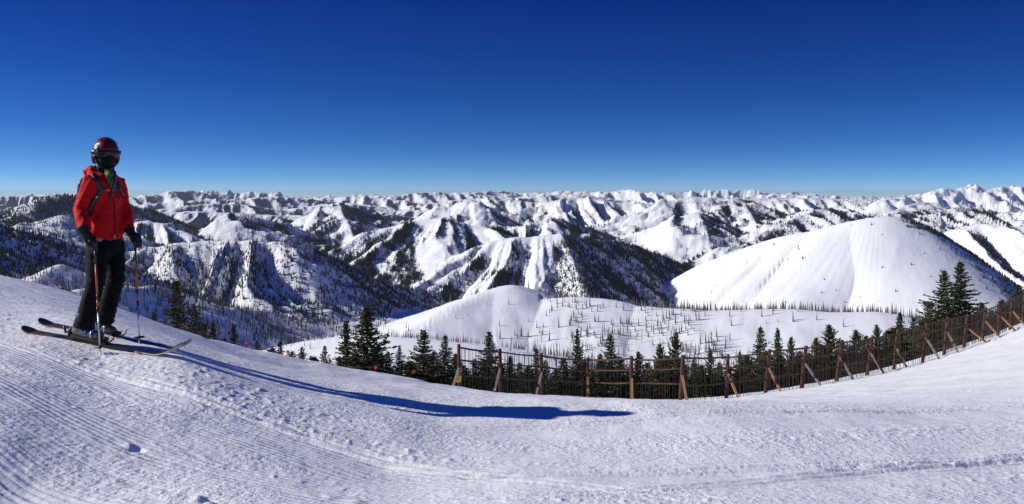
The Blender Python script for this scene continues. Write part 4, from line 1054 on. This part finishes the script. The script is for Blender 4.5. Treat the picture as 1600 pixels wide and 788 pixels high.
# body: one continuous figure under the clothes
bm = bmn()
loft(bm, [hip - Vector((0, 0, .12)), hip, waist, chest, chest + Vector((0, 0, .10)), neckp - Vector((0, 0, .01)), neckp + Vector((0, 0, .08))], [(.12, .09), (.15, .10), (.13, .09), (.165, .105), (.13, .08), (.06, .06), (.055, .06)], SIDE)
for s_, a_, b_, c_ in ((shR, elR, wrR, haR), (shL, elL, wrL, haL)): loft(bm, [s_, a_, b_, c_], [.055, .042, .03, .03], SIDE, 12)
for h_, k_, a_ in ((hipR, kneeR, ankR), (hipL, kneeL, ankL)): loft(bm, [h_ + Vector((0, 0, .02)), h_.lerp(k_, .5), k_, k_.lerp(a_, .35), a_], [.085, .075, .055, .055, .04], SIDE, 14)
ball(bm, hd + Vector((0, 0, .0)), (.092, .074, .11), HF); ball(bm, hd + HF * .02 - Vector((0, 0, .065)), (.07, .055, .055), HF)
ball(bm, hd + HF * .098 - Vector((0, 0, .03)), (.016, .012, .022), HF)
person_me = remeshed('person', bm, .014, 2); person_me.materials.append(MAT_SKIN)
person = bpy.data.objects.new('person', person_me); C.objects.link(person); person.location = ORG
person['label'] = 'skier in a red jacket, black trousers and dark red helmet standing on skis'; person['category'] = 'person'
def part(name, me, mat, parent=None, label=None):
    o = link(name, me, parent or person, mat)
    if label: o['label'] = label
    return o
# jacket
def wrinkle_j(co):
    n = fbm(co[:, 2] * 16 + co[:, 0] * 6, co[:, 0] * 5 + co[:, 1] * 6, 3, 901)
    m = fbm(co[:, 2] * 5 - co[:, 0] * 9, co[:, 1] * 6, 2, 905)
    return (1 - np.abs(n)) * 0.008 - .008 + m * 0.010
bm = bmn()
loft(bm, [hip + Vector((0, 0, -.005)), hip + Vector((0, 0, .03)), waist - Vector((0, 0, .07)), waist, waist.lerp(chest, .55), chest, chest + Vector((0, 0, .065)), chest + Vector((0, 0, .115)), neckp + Vector((0, 0, -.02))],
     [(.168, .128), (.178, .135), (.172, .135), (.168, .13), (.182, .135), (.20, .135), (.19, .12), (.125, .10), (.085, .08)], SIDE, 28)
for s_, a_, b_ in ((shR, elR, wrR), (shL, elL, wrL)):
    loft(bm, [s_ + (chest - s_) * .35, s_, s_.lerp(a_, .5), a_, a_.lerp(b_, .5), b_, b_.lerp(b_ + (b_ - a_), .04)], [.085, .086, .073, .070, .062, .055, .054], FWD, 18)
hood_c = J(153, 268, -.02)
loft(bm, [hood_c - rv_ * .115 - Vector((0, 0, .02)) - HF * .02, hood_c - rv_ * .06 + Vector((0, 0, .010)), hood_c + rv_ * .02 - HF * .05, hood_c + rv_ * .12 - HF * .02 - Vector((0, 0, .035))], [.034, .052, .055, .035], Zup, 16)
# open collar edges in front of the neck
loft(bm, [J(139, 272, .02), J(148, 276, .10), J(160, 283, .15), J(172, 296, .155)], [.030, .032, .024, .014], Zup, 12)
jk = remeshed('jacket', bm, .0105, 3, wrinkle_j); jacket = part('jacket', jk, MAT_JACKET)
# zip, pocket seams, cuffs as sub-parts
def ribbon(pts, w, th, nrm):
    V = []; F = []
    pts = [Vector(p) for p in pts]
    for i, p in enumerate(pts):
        t = (pts[min(i + 1, len(pts) - 1)] - pts[max(i - 1, 0)]).normalized()
        n = nrm if isinstance(nrm, Vector) else nrm[i]
        s = t.cross(n).normalized() * w / 2; n = n.normalized() * th
        V += [p - s, p + s, p + s + n, p - s + n]
    for i in range(len(pts) - 1):
        for k in range(4): F.append((i * 4 + k, i * 4 + (k + 1) % 4, i * 4 + 4 + (k + 1) % 4, i * 4 + 4 + k))
    F.append((3, 2, 1, 0)); m = (len(pts) - 1) * 4; F.append((m, m + 1, m + 2, m + 3))
    return V, F
from mathutils.bvhtree import BVHTree
bvh = BVHTree.FromPolygons([v.co for v in jk.vertices], [tuple(p.vertices) for p in jk.polygons])
EYE = -ORG
def on_jacket(px, row, off=.004):
    """point of the jacket seen at this column and row, lifted by off"""
    d = Vector(((px - CX) / FPX, 1, -(row - HY) / FPX)).normalized()
    hit = bvh.ray_cast(EYE, d)
    if hit[0] is None: return None, None
    return hit[0] + hit[1] * off, hit[1]
def on_jacket_ribbon(name, pix, w, th, mat, parent, off=.001, sub=6):
    P = []; Nn = []
    for (a, b) in zip(pix, pix[1:]):
        for k in range(sub):
            t = k / sub; p, n = on_jacket(a[0] + (b[0] - a[0]) * t, a[1] + (b[1] - a[1]) * t, off)
            if p is not None: P.append(p); Nn.append(n)
    p, n = on_jacket(*pix[-1], off)
    if p is not None: P.append(p); Nn.append(n)
    for _ in range(3):
        P = [P[0]] + [(P[i - 1] + P[i] * 2 + P[i + 1]) / 4 for i in range(1, len(P) - 1)] + [P[-1]]
        Nn = [Nn[0]] + [(Nn[i - 1] + Nn[i] + Nn[i + 1]).normalized() for i in range(1, len(Nn) - 1)] + [Nn[-1]]
    if len(P) < 3: return None
    V, F = ribbon(P, w, th, Nn)
    return link(name, new_mesh(name, V, F, True, [mat]), parent)
on_jacket_ribbon('zip', [(174, 300), (178, 320), (180, 345), (179, 369)], .007, .003, MAT_PANTS, jacket, .001)
on_jacket_ribbon('zip_pull', [(178.5, 366), (178.4, 372)], .008, .006, MAT_METAL, jacket, .004)
on_jacket_ribbon('hem', [(143, 371), (155, 372), (168, 371), (182, 369)], .012, .003, MAT_JACKET, jacket, -.001)
on_jacket_ribbon('orange_tag', [(146, 375), (152, 374.5)], .012, .004, MAT_ORANGE, jacket, .004)

# trousers
def wrinkle_p(co):
    n = fbm(co[:, 2] * 12 + co[:, 0] * 7, co[:, 0] * 7 + co[:, 1] * 6, 3, 931)
    return (1 - np.abs(n)) * 0.014 - .010
bm = bmn()
loft(bm, [hip + Vector((0, 0, .05)), hip, hip - Vector((0, 0, .09)), hip - Vector((0, 0, .15))], [(.158, .118), (.168, .125), (.172, .13), (.15, .11)], SIDE, 24)
for h_, k_, a_, e_ in ((hipR, kneeR, ankR, .0), (hipL, kneeL, ankL, .0)):
    loft(bm, [h_ - Vector((0, 0, .03)), h_.lerp(k_, .35), h_.lerp(k_, .75), k_, k_.lerp(a_, .35), k_.lerp(a_, .75), a_, a_ + (a_ - k_) * .03],
         [(.092, .105), (.092, .108), (.080, .094), (.074, .084), (.072, .080), (.076, .086), (.080, .094), (.080, .094)], SIDE, 20)
part('trousers', remeshed('trousers', bm, .0115, 3, wrinkle_p), MAT_PANTS)

# helmet: shell with brim edge, vents, white goggle-strap clip and side emblem, ear pads, chin strap
def sst(a, b, x):
    t = min(1, max(0, (x - a) / (b - a))); return t * t * (3 - 2 * t)
def dome_shell(c, ra, rb, rc, z0, th, bm):
    n, m = 32, 14; rings = []
    for layer, s in ((0, 1.0), (1, 1 - th)):
        for i in range(m):
            t = i / (m - 1); ph = (1 - t) * (math.pi / 2) + t * z0
            rings.append([bm.verts.new(c + (HF * (ra * math.cos(a)) + HS * (rb * math.sin(a))) * math.cos(ph) * s * (1 + 0.03 * math.cos(a) * t) + Zup * (rc * math.sin(ph) * s - 0.050 * t ** 3 * sst(.35, .95, abs(math.sin(a))) - 0.055 * t ** 3 * max(0, -math.cos(a)))) for a in [2 * math.pi * k / n for k in range(n)]])
    for L0 in (0, m):
        for i in range(m - 1):
            for k in range(n):
                f = (rings[L0 + i][k], rings[L0 + i][(k + 1) % n], rings[L0 + i + 1][(k + 1) % n], rings[L0 + i + 1][k])
                bm.faces.new(f if L0 else f[::-1])
    for k in range(n): bm.faces.new((rings[m - 1][k], rings[m - 1][(k + 1) % n], rings[2 * m - 1][(k + 1) % n], rings[2 * m - 1][k]))
hc = hd + Vector((0, 0, .018)) - HF * .012
bm = bmn(); dome_shell(hc, .138, .116, .132, .09, .06, bm); bmesh.ops.remove_doubles(bm, verts=bm.verts, dist=.0005); bmesh.ops.recalc_face_normals(bm, faces=bm.faces)
me = bpy.data.meshes.new('helmet'); bm.to_mesh(me); bm.free(); me.polygons.foreach_set('use_smooth', [True] * len(me.polygons))
helmet = part('helmet', me, MAT_HELMET)
def hp(az, el, off=0.0):
    """point on the helmet; az from the front towards his left"""
    return hc + (HF * (.138 + off) * math.cos(az) + HS * (.116 + off) * math.sin(az)) * math.cos(el) + Zup * (.132 + off) * math.sin(el)
V, F = tube_geo([hp(a, .09, .001) - Vector((0, 0, .050 * sst(.35, .95, abs(math.sin(a))))) for a in np.linspace(-1.35, 1.35, 22)], [.0065] * 22, 8); link('brim', new_mesh('brim', V, F, True, [MAT_HELMET]), helmet)
for az, el in ((-.75, .78), (-.35, .95), (.35, .95), (.8, .75), (-1.1, .62), (1.15, .6)):
    p = [hp(az - .10, el - .06, .0015), hp(az, el, .003), hp(az + .12, el + .07, .0015)]
    V, F = tube_geo(p, [.002, .005, .002], 8); link('vent', new_mesh('vent', V, F, True, [MAT_BLACK]), helmet)
emb = hp(-1.02, .30, .0015); en = (emb - hc).normalized(); ea = Zup.cross(en).normalized(); eb = en.cross(ea)
V = []; F = []
for q in range(28):
    a = 2 * math.pi * q / 28; V.append(emb + ea * .020 * math.cos(a) + eb * .030 * math.sin(a) + en * .002 - en * 1.2 * (.020 * math.cos(a)) ** 2 * 3)
F.append(tuple(range(28))); link('white_emblem', new_mesh('white_emblem', V, F, False, [MAT_WHITE]), helmet)
# clip ring at the temple
cl = hp(-1.18, -.22, .004); cn = (cl - hd).normalized(); ca_ = Zup.cross(cn).normalized(); cb_ = cn.cross(ca_)
V, F = tube_geo([cl + ca_ * .014 * math.cos(t) + cb_ * .018 * math.sin(t) for t in np.linspace(0, 2 * math.pi, 15)], [.0052] * 15, 6, False); link('clip', new_mesh('clip', V, F, True, [MAT_WHITE]), helmet)
for s in (-1, 1):
    bm = bmn(); ball(bm, hd + HS * s * .094 - Vector((0, 0, .045)) - HF * .01, (.045, .028, .062), HF); me = bpy.data.meshes.new('ear_pad'); bm.to_mesh(me); bm.free(); me.polygons.foreach_set('use_smooth', [True] * len(me.polygons)); link('ear_pad', me, helmet, MAT_BLACK)
    V, F = tube_geo([hd + HS * s * .098 + HF * .02 - Vector((0, 0, .06)), hd + HS * s * .088 + HF * .045 - Vector((0, 0, .10)), hd + HS * s * .045 + HF * .075 - Vector((0, 0, .142)), hd + HF * .085 - Vector((0, 0, .152))], [.006, .006, .006, .005], 8); link('chin_strap', new_mesh('chin_strap', V, F, True, [MAT_GREY]), helmet)
bm = bmn(); ball(bm, hd - HS * .10 - Vector((0, 0, .135)) + HF * .03, (.012, .012, .018), HF); me = bpy.data.meshes.new('buckle'); bm.to_mesh(me); bm.free(); link('buckle', me, helmet, MAT_BLACK)
# goggles: frame, lens, strap
def face_patch(az0, az1, zlo, zhi, ra, rb, th, notch=0.0, n=26, m=7):
    V = []; F = []
    for layer in (0, 1):
        for i in range(n):
            a = az0 + (az1 - az0) * i / (n - 1)
            edge = 1 - abs(2 * i / (n - 1) - 1) ** 6
            for j in range(m):
                t = j / (m - 1); zl = zlo + notch * math.exp(-(a / .22) ** 2); z = zl + (zhi - zl) * t
                mid = (zlo + zhi) / 2; z = mid + (z - mid) * (0.55 + .45 * edge)
                off = (th if layer else 0) + 0.006 * math.sin(math.pi * t)
                V.append(hd + HF * (ra + off) * math.cos(a) + HS * (rb + off) * math.sin(a) + Zup * z)
    def id(l, i, j): return l * n * m + i * m + j
    for i in range(n - 1):
        for j in range(m - 1):
            F.append((id(1, i, j), id(1, i, j + 1), id(1, i + 1, j + 1), id(1, i + 1, j))); F.append((id(0, i, j), id(0, i + 1, j), id(0, i + 1, j + 1), id(0, i, j + 1)))
    for i in range(n - 1):
        for j in (0, m - 1): F.append((id(0, i, j), id(1, i, j), id(1, i + 1, j), id(0, i + 1, j)))
    for j in range(m - 1):
        for i in (0, n - 1): F.append((id(0, i, j), id(0, i, j + 1), id(1, i, j + 1), id(1, i, j)))
    return V, F
V, F = face_patch(-1.0, 1.0, -.050, .036, .100, .096, .024, .024); goggles = part('goggles', new_mesh('goggles', V, F, True), MAT_BLACK)
V, F = face_patch(-.88, .88, -.042, .028, .125, .120, .006, .022); link('lens', new_mesh('lens', V, F, True, [MAT_LENS]), goggles)
V, F = ribbon([hd + HF * .125 * math.cos(a) * (.9 if abs(a) > 1.2 else 1) + HS * (.127 * math.sin(a)) + Vector((0, 0, .005)) for a in np.linspace(.9, 2 * math.pi - .9, 30)], .032, .003, [(HF * math.cos(a) + HS * math.sin(a)).normalized() for a in np.linspace(.9, 2 * math.pi - .9, 30)])
link('strap', new_mesh('strap', V, F, True, [MAT_BLACK]), goggles)
# face mask and neck warmer
bm = bmn()
ball(bm, hd + HF * .035 - Vector((0, 0, .068)), (.083, .082, .062), HF); ball(bm, hd + HF * .088 - Vector((0, 0, .048)), (.035, .032, .035), HF)
loft(bm, [hd - Vector((0, 0, .06)), hd - Vector((0, 0, .12)) + HF * .01, neckp - Vector((0, 0, .03))], [(.078, .088), (.074, .084), (.078, .078)], HS, 20)
part('face_mask', remeshed('face_mask', bm, .009, 3, lambda co: fbm(co[:, 2] * 30, co[:, 0] * 12, 2, 960) * .003), MAT_MASK)
bm = bmn()
loft(bm, [J(169, 266, .07), J(171.5, 275, .13), J(172, 284, .145), J(174, 293, .145)], [(.038, .03), (.036, .03), (.026, .02), (.008, .01)], rv_, 14)
part('scarf', remeshed('scarf', bm, .008, 2, lambda co: fbm(co[:, 2] * 18, co[:, 0] * 30, 2, 961) * .008), MAT_GREEN)
bm = bmn()
loft(bm, [J(178, 268, .06), J(179.5, 278, .11), J(178, 290, .135), J(175.5, 301, .14)], [(.018, .025), (.020, .022), (.016, .016), (.007, .008)], rv_, 12)
part('collar_lining', remeshed('collar_lining', bm, .007, 2), MAT_GREY)

# gloves: palm, five curled fingers closed on the grip, cuff; hand_axis = direction of the knuckle row
def glove(wr, ha, grip_dir, curl_to, label):
    bm = bmn()
    g = grip_dir.normalized(); ar = (ha - wr).normalized()
    out = ar.cross(g).normalized()                       # away from the palm, across the back of the hand
    if out.dot(curl_to) > 0: out = -out
    loft(bm, [wr - ar * .055, wr - ar * .02, wr + ar * .02, wr + ar * .045], [(.055, .055), (.052, .052), (.040, .044), (.043, .036)], g, 16)
    loft(bm, [wr + ar * .03, ha - ar * .01, ha + ar * .028], [(.044, .030), (.050, .027), (.047, .022)], g, 16)
    kn = ha + ar * .028
    for q, (ln, off) in enumerate(((.95, .036), (1.05, .012), (1.0, -.012), (.82, -.035))):
        b = kn + g * off + out * .006
        p1 = b + ar * .026 * ln - out * .010; p2 = p1 + ar * .004 - out * .030 * ln; p3 = p2 - ar * .026 * ln - out * .006
        loft(bm, [b - ar * .012, b, p1, p2, p3], [.0125, .0130, .0128, .012, .0105], g, 10)
    tb = ha - ar * .018 + g * .038 - out * .012
    loft(bm, [ha - ar * .03 + g * .020, tb, tb + ar * .022 - out * .024 + g * .004, tb + ar * .038 - out * .034 - g * .010], [.018, .0165, .0150, .012], ar, 10)
    return remeshed('glove', bm, .0055, 2)
tipR = J(157, 561, .52); topR = J(147.5, 372, .33)
tipL = J(217.5, 530, .10); topL = J(211.0, 372, .12)
gR = part('glove', glove(wrR, haR, topR - tipR, cv_ * -.2 + rv_, ''), MAT_GLOVE)
gL = part('glove', glove(wrL, haL, topL - tipL, rv_ + cv_ * .5, ''), MAT_GLOVE)
V, F = tube_geo([J(121, 377, .27), J(125, 374, .28), J(131, 372, .30), J(136, 384, .33), J(141, 388, .34)], [.003, .004, .004, .005, .004], 6); link('wrist_leash', new_mesh('wrist_leash', V, F, True, [MAT_GREY]), gR)

# boots
SK_F = (FWD * .0 + Vector((0.953, -0.303, 0))).normalized(); SK_S = Vector((-SK_F.y, SK_F.x, 0))
def gz(p): return float(base_z(np.array([p.x + ORG.x]), np.array([p.y + ORG.y]))[0]) - ORG.z
ski_lines = []
for (pxm, dc, sh) in ((137, .16, 0.0), (171, -.19, -.10)):
    c = J(pxm, 525, dc); c.z = 0
    tail = c - SK_F * .80; tip = c + SK_F * 1.08
    c = c + SK_F * sh; tail = c - SK_F * .80; tip = c + SK_F * 1.08
    zt, zp = gz(tail), gz(tip); mid = [gz(c + SK_F * s) - (zt + (zp - zt) * (s + .80) / 1.88) for s in (-.5, -.2, .1, .4, .7)]
    lift_ = max(0, max(mid)) * .35 + 0.010
    ski_lines.append((c, zt + lift_, zp + lift_))
def on_ski(line, s, h=0.0, w=0.0):
    c, zt, zp = line; p = c + SK_F * s + SK_S * w; p.z = zt + (zp - zt) * (s + .80) / 1.88 + h; return p
def boot(line, ank):
    bm = bmn(); O = lambda s, h, w=0.0: on_ski(line, s, h, w)
    bend = Vector((ank.x, ank.y, ank.z + .03))
    loft(bm, [O(-.155, .085), O(-.12, .09), O(-.02, .088), O(.08, .082), O(.14, .072), O(.165, .064)], [(.034, .030), (.048, .048), (.052, .050), (.053, .040), (.048, .030), (.03, .02)], SK_S, 18)
    loft(bm, [O(-.085, .08), O(-.07, .16), bend, bend + Vector((0, 0, .10))], [(.052, .082), (.056, .078), (.062, .075), (.064, .074)], SK_S, 18)
    o = part('ski_boot', remeshed('ski_boot', bm, .0075, 2), MAT_BOOT)
    V, F = beam_geo(O(-.16, .040), O(.165, .034), .085, .030); link('boot_sole', new_mesh('boot_sole', V, F, mats=[MAT_BLACK]), o)
    for s, h in ((.02, .125), (.085, .112)):
        pts_ = [O(s, h - .06, -.052), O(s, h - .015, -.053), O(s, h + .008, -.03), O(s, h + .014, 0), O(s, h + .008, .03)]
        V, F = tube_geo(pts_, [.006, .008, .006, .006, .005], 6); link('boot_buckle', new_mesh('boot_buckle', V, F, True, [MAT_METAL]), o)
    V, F = ribbon([O(-.04, .13, -.056), O(.0, .10, -.0565), O(.035, .075, -.056)], .018, .003, -SK_S); link('blue_stripe', new_mesh('blue_stripe', V, F, True, [MAT_BLUE]), o)
boot(ski_lines[0], ankR); boot(ski_lines[1], ankL)

# backpack worn on the back; harness straps lie over the jacket
pack = thing('backpack', 'small black backpack worn by the skier with grey chest straps over the red jacket', 'backpack', ORG)
bm = bmn(); pc = chest.lerp(waist, .35) - FWD * .185
loft(bm, [pc - Vector((0, 0, .20)), pc - Vector((0, 0, .16)), pc, pc + Vector((0, 0, .13)), pc + Vector((0, 0, .18))], [(.10, .04), (.12, .06), (.125, .065), (.11, .05), (.07, .03)], SIDE, 20)
part('pack_body', remeshed('pack_body', bm, .012, 2), MAT_BLACK, pack)
on_jacket_ribbon('shoulder_strap', [(145, 273), (149, 280), (154, 288), (158, 295), (155, 303), (149, 311), (144, 318), (141, 328), (139, 338)], .040, .010, MAT_BLACK, pack, .003)
on_jacket_ribbon('strap_webbing', [(153, 291), (157, 297), (154, 305), (148, 313), (144, 320)], .014, .005, MAT_GREY, pack, .014)
on_jacket_ribbon('shoulder_strap', [(180, 281), (184, 289), (188, 298), (190.5, 306)], .034, .010, MAT_BLACK, pack, .003)
on_jacket_ribbon('chest_strap', [(158, 296), (165, 297), (173, 297), (182, 297), (189, 298)], .020, .005, MAT_GREY, pack, .008)
on_jacket_ribbon('hanging_strap', [(174, 297), (173.5, 306), (172.5, 315)], .020, .004, MAT_GREY, pack, .010)
on_jacket_ribbon('hanging_strap', [(183, 297), (184.5, 305), (186, 313)], .010, .003, simple_mat('navy_cord', (.03, .02, .10), .8), pack, .010)
on_jacket_ribbon('buckle', [(165, 296), (169, 296)], .026, .008, MAT_ORANGE, pack, .012)
on_jacket_ribbon('buckle', [(150, 309), (153, 306)], .022, .006, MAT_METAL, pack, .016)

# poles
def pole(tip, top, label):
    ax = (tip - top).normalized(); L = (tip - top).length
    t = thing('ski_pole', label, 'ski pole', ORG, group='ski poles')
    def seg(name, a, b, r0, r1, mat):
        V, F = tube_geo([top + ax * L * a, top + ax * L * (a + b) / 2, top + ax * L * b], [r0, (r0 + r1) / 2, r1], 12)
        return link(name, new_mesh(name, V, F, True, [mat]), t)
    seg('grip', -.01, .10, .015, .012, MAT_BLACK); seg('grip_top', -.025, -.012, .012, .018, MAT_BLACK)
    seg('upper_shaft', .10, .23, .0085, .0085, MAT_BROWN); seg('upper_shaft', .23, .49, .0086, .0086, MAT_ORANGE); seg('upper_shaft', .49, .54, .0087, .0087, MAT_BROWN)
    seg('upper_shaft', .54, .60, .0088, .0088, MAT_ORANGE); seg('lever', .60, .645, .013, .011, MAT_BLACK)
    seg('lower_shaft', .645, .98, .0080, .0062, MAT_METAL)
    bp_ = top + ax * L * .945
    V, F = tube_geo([bp_ - ax * .016, bp_ + ax * .012], [.010, .014], 10); b = link('basket', new_mesh('basket', V, F, True, [MAT_BLACK]), t)
    u = ax.orthogonal().normalized(); w = ax.cross(u)
    V, F = tube_geo([bp_ + (u * math.cos(a) + w * math.sin(a)) * .046 for a in np.linspace(0, 2 * math.pi, 25)], .004, 6, False)
    for k in range(6):
        a = k * math.pi / 3; tube_geo([bp_, bp_ + (u * math.cos(a) + w * math.sin(a)) * .046], .0038, 5, True, V, F)
    link('basket_ring', new_mesh('basket_ring', V, F, True, [MAT_BLACK]), b)
    seg('pole_tip', .98, 1.03, .005, .002, MAT_METAL)
    return t
zR = gz(tipR); tipR = topR + (tipR - topR) * ((topR.z - zR) / (topR.z - tipR.z)); zL = gz(tipL); tipL = topL + (tipL - topL) * ((topL.z - zL) / (topL.z - tipL.z))
pole(tipR, topR, "near ski pole, in the skier's hand in front of the legs"); pole(tipL, topL, "far ski pole, planted in the snow to the right of the skier")

# skis: twin tipped, black top fading to orange and pale wood colours towards the tail
MAT_SKI_TOP = simple_mat('ski_top', (0.018, 0.016, 0.018), 0.35, 0.3, 6)
MAT_SKI_OR = simple_mat('ski_tail_wood', (0.30, 0.14, 0.055), 0.45, 0.5, 14)
MAT_SKI_BR = simple_mat('ski_top_brown', (0.10, 0.05, 0.03), 0.4, 0.5, 10)
MAT_SKI_EDGE = simple_mat('ski_base', (0.55, 0.42, 0.36), 0.35, 0.3, 12)
for li, (line, label) in enumerate(zip(ski_lines, ("near ski, under the boot closest to the camera", "far ski, under the boot farther from the camera"))):
    t = thing('ski', label, 'ski', ORG, group='skis')
    S = np.concatenate([np.linspace(-.86, -.70, 9), np.linspace(-.66, .84, 24), np.linspace(.88, 1.17, 14)])
    top = []; 
    for s in S:
        up = 0.0; 
        if s < -.70: up = ((-.70 - s) / .16) ** 1.6 * .040
        if s > .86: up = ((s - .86) / .31) ** 1.8 * .125
        w = .046 + .014 * min(1, abs(s - .05) / .8) ** 1.5
        if s < -.76: w *= math.sqrt(max(0.02, 1 - ((-.76 - s) / .10) ** 2))
        if s > 1.00: w *= math.sqrt(max(0.02, 1 - ((s - 1.00) / .17) ** 2))
        top.append((s, up, w))
    def strip(name, sel, mat, h0, h1, wf=1.0, parent=t):
        V = []; F = []
        for s, up, w in sel:
            for hh in (h0, h1):
                for sg in (-1, 1): V.append(on_ski(line, s * .89, up + hh, sg * w * wf))
        for i in range(len(sel) - 1):
            b = i * 4
            F += [(b, b + 4, b + 5, b + 1), (b + 2, b + 3, b + 7, b + 6), (b, b + 2, b + 6, b + 4), (b + 1, b + 5, b + 7, b + 3)]
        m = (len(sel) - 1) * 4; F += [(0, 1, 3, 2), (m, m + 2, m + 3, m + 1)]
        return link(name, new_mesh(name, V, F, False, [mat]), parent)
    strip('base', [q for q in top if q[0] <= .62 and q[0] > -.40], MAT_SKI_TOP, -.004, .006)
    strip('base', [q for q in top if q[0] >= .60], MAT_SKI_EDGE, -.004, .006)
    strip('base', [q for q in top if q[0] <= -.38], MAT_SKI_OR, -.004, .006)
    strip('top_sheet', [q for q in top if q[0] <= -.70], MAT_SKI_TOP, .0075, .010, .97)
    strip('top_sheet', [q for q in top if -.705 <= q[0] <= -.36], MAT_SKI_BR, .0075, .0125, .97)
    strip('top_sheet', [q for q in top if q[0] >= -.41], MAT_SKI_TOP, .0075, .012, .96)
    # binding
    V, F = beam_geo(on_ski(line, -.22, .019), on_ski(line, -.13, .019), .062, .016)
    beam_geo(on_ski(line, .10, .019), on_ski(line, .22, .019), .062, .016, V=V, F=F)
    bnd = link('binding', new_mesh('binding', V, F, mats=[MAT_BLACK]), t)
    V, F = tube_geo([on_ski(line, -.20, .03), on_ski(line, -.205, .07), on_ski(line, -.185, .10), on_ski(line, -.16, .085)], [.022, .024, .018, .012], 8)
    link('heel_piece', new_mesh('heel_piece', V, F, True, [MAT_BLACK]), bnd)
    V, F = tube_geo([on_ski(line, -.24, .05, -.01), on_ski(line, -.265, .115, -.01)], [.012, .009], 8); link('heel_lever', new_mesh('heel_lever', V, F, True, [MAT_BLACK]), bnd)
    V, F = tube_geo([on_ski(line, .17, .03), on_ski(line, .20, .055), on_ski(line, .235, .06)], [.026, .024, .012], 8)
    link('toe_piece', new_mesh('toe_piece', V, F, True, [MAT_BLACK]), bnd)
    V, F = tube_geo([on_ski(line, .235, .03, -.02), on_ski(line, .262, .055, -.03), on_ski(line, .272, .095, -.035)], [.008, .006, .004], 6)
    tube_geo([on_ski(line, .235, .03, .02), on_ski(line, .262, .055, .03), on_ski(line, .272, .095, .035)], [.008, .006, .004], 6, True, V, F)
    link('brake_arm', new_mesh('brake_arm', V, F, True, [MAT_BLACK]), bnd)
# ================================================================== thin mountain air
def air_box():
    x0, x1, y0, y1, z0, z1 = -52000, 52000, -3000, 64000, -1600, 260
    V = [(x, y, z) for z in (z0, z1) for y in (y0, y1) for x in (x0, x1)]
    F = [(0, 2, 3, 1), (4, 5, 7, 6), (0, 1, 5, 4), (2, 6, 7, 3), (0, 4, 6, 2), (1, 3, 7, 5)]
    m = bpy.data.materials.new('air'); m.use_nodes = True; nt = m.node_tree; nt.nodes.clear()
    out = nt.nodes.new('ShaderNodeOutputMaterial'); v = nt.nodes.new('ShaderNodeVolumePrincipled')
    v.inputs['Color'].default_value = (0.72, 0.84, 1.0, 1); v.inputs['Density'].default_value = 1.3e-5; v.inputs['Anisotropy'].default_value = 0.1
    nt.links.new(v.outputs[0], out.inputs['Volume'])
    o = link('haze', new_mesh('haze', V, F, mats=[m])); o['kind'] = 'stuff'; o['label'] = 'thin blue haze of mountain air over the whole view'
air_box()
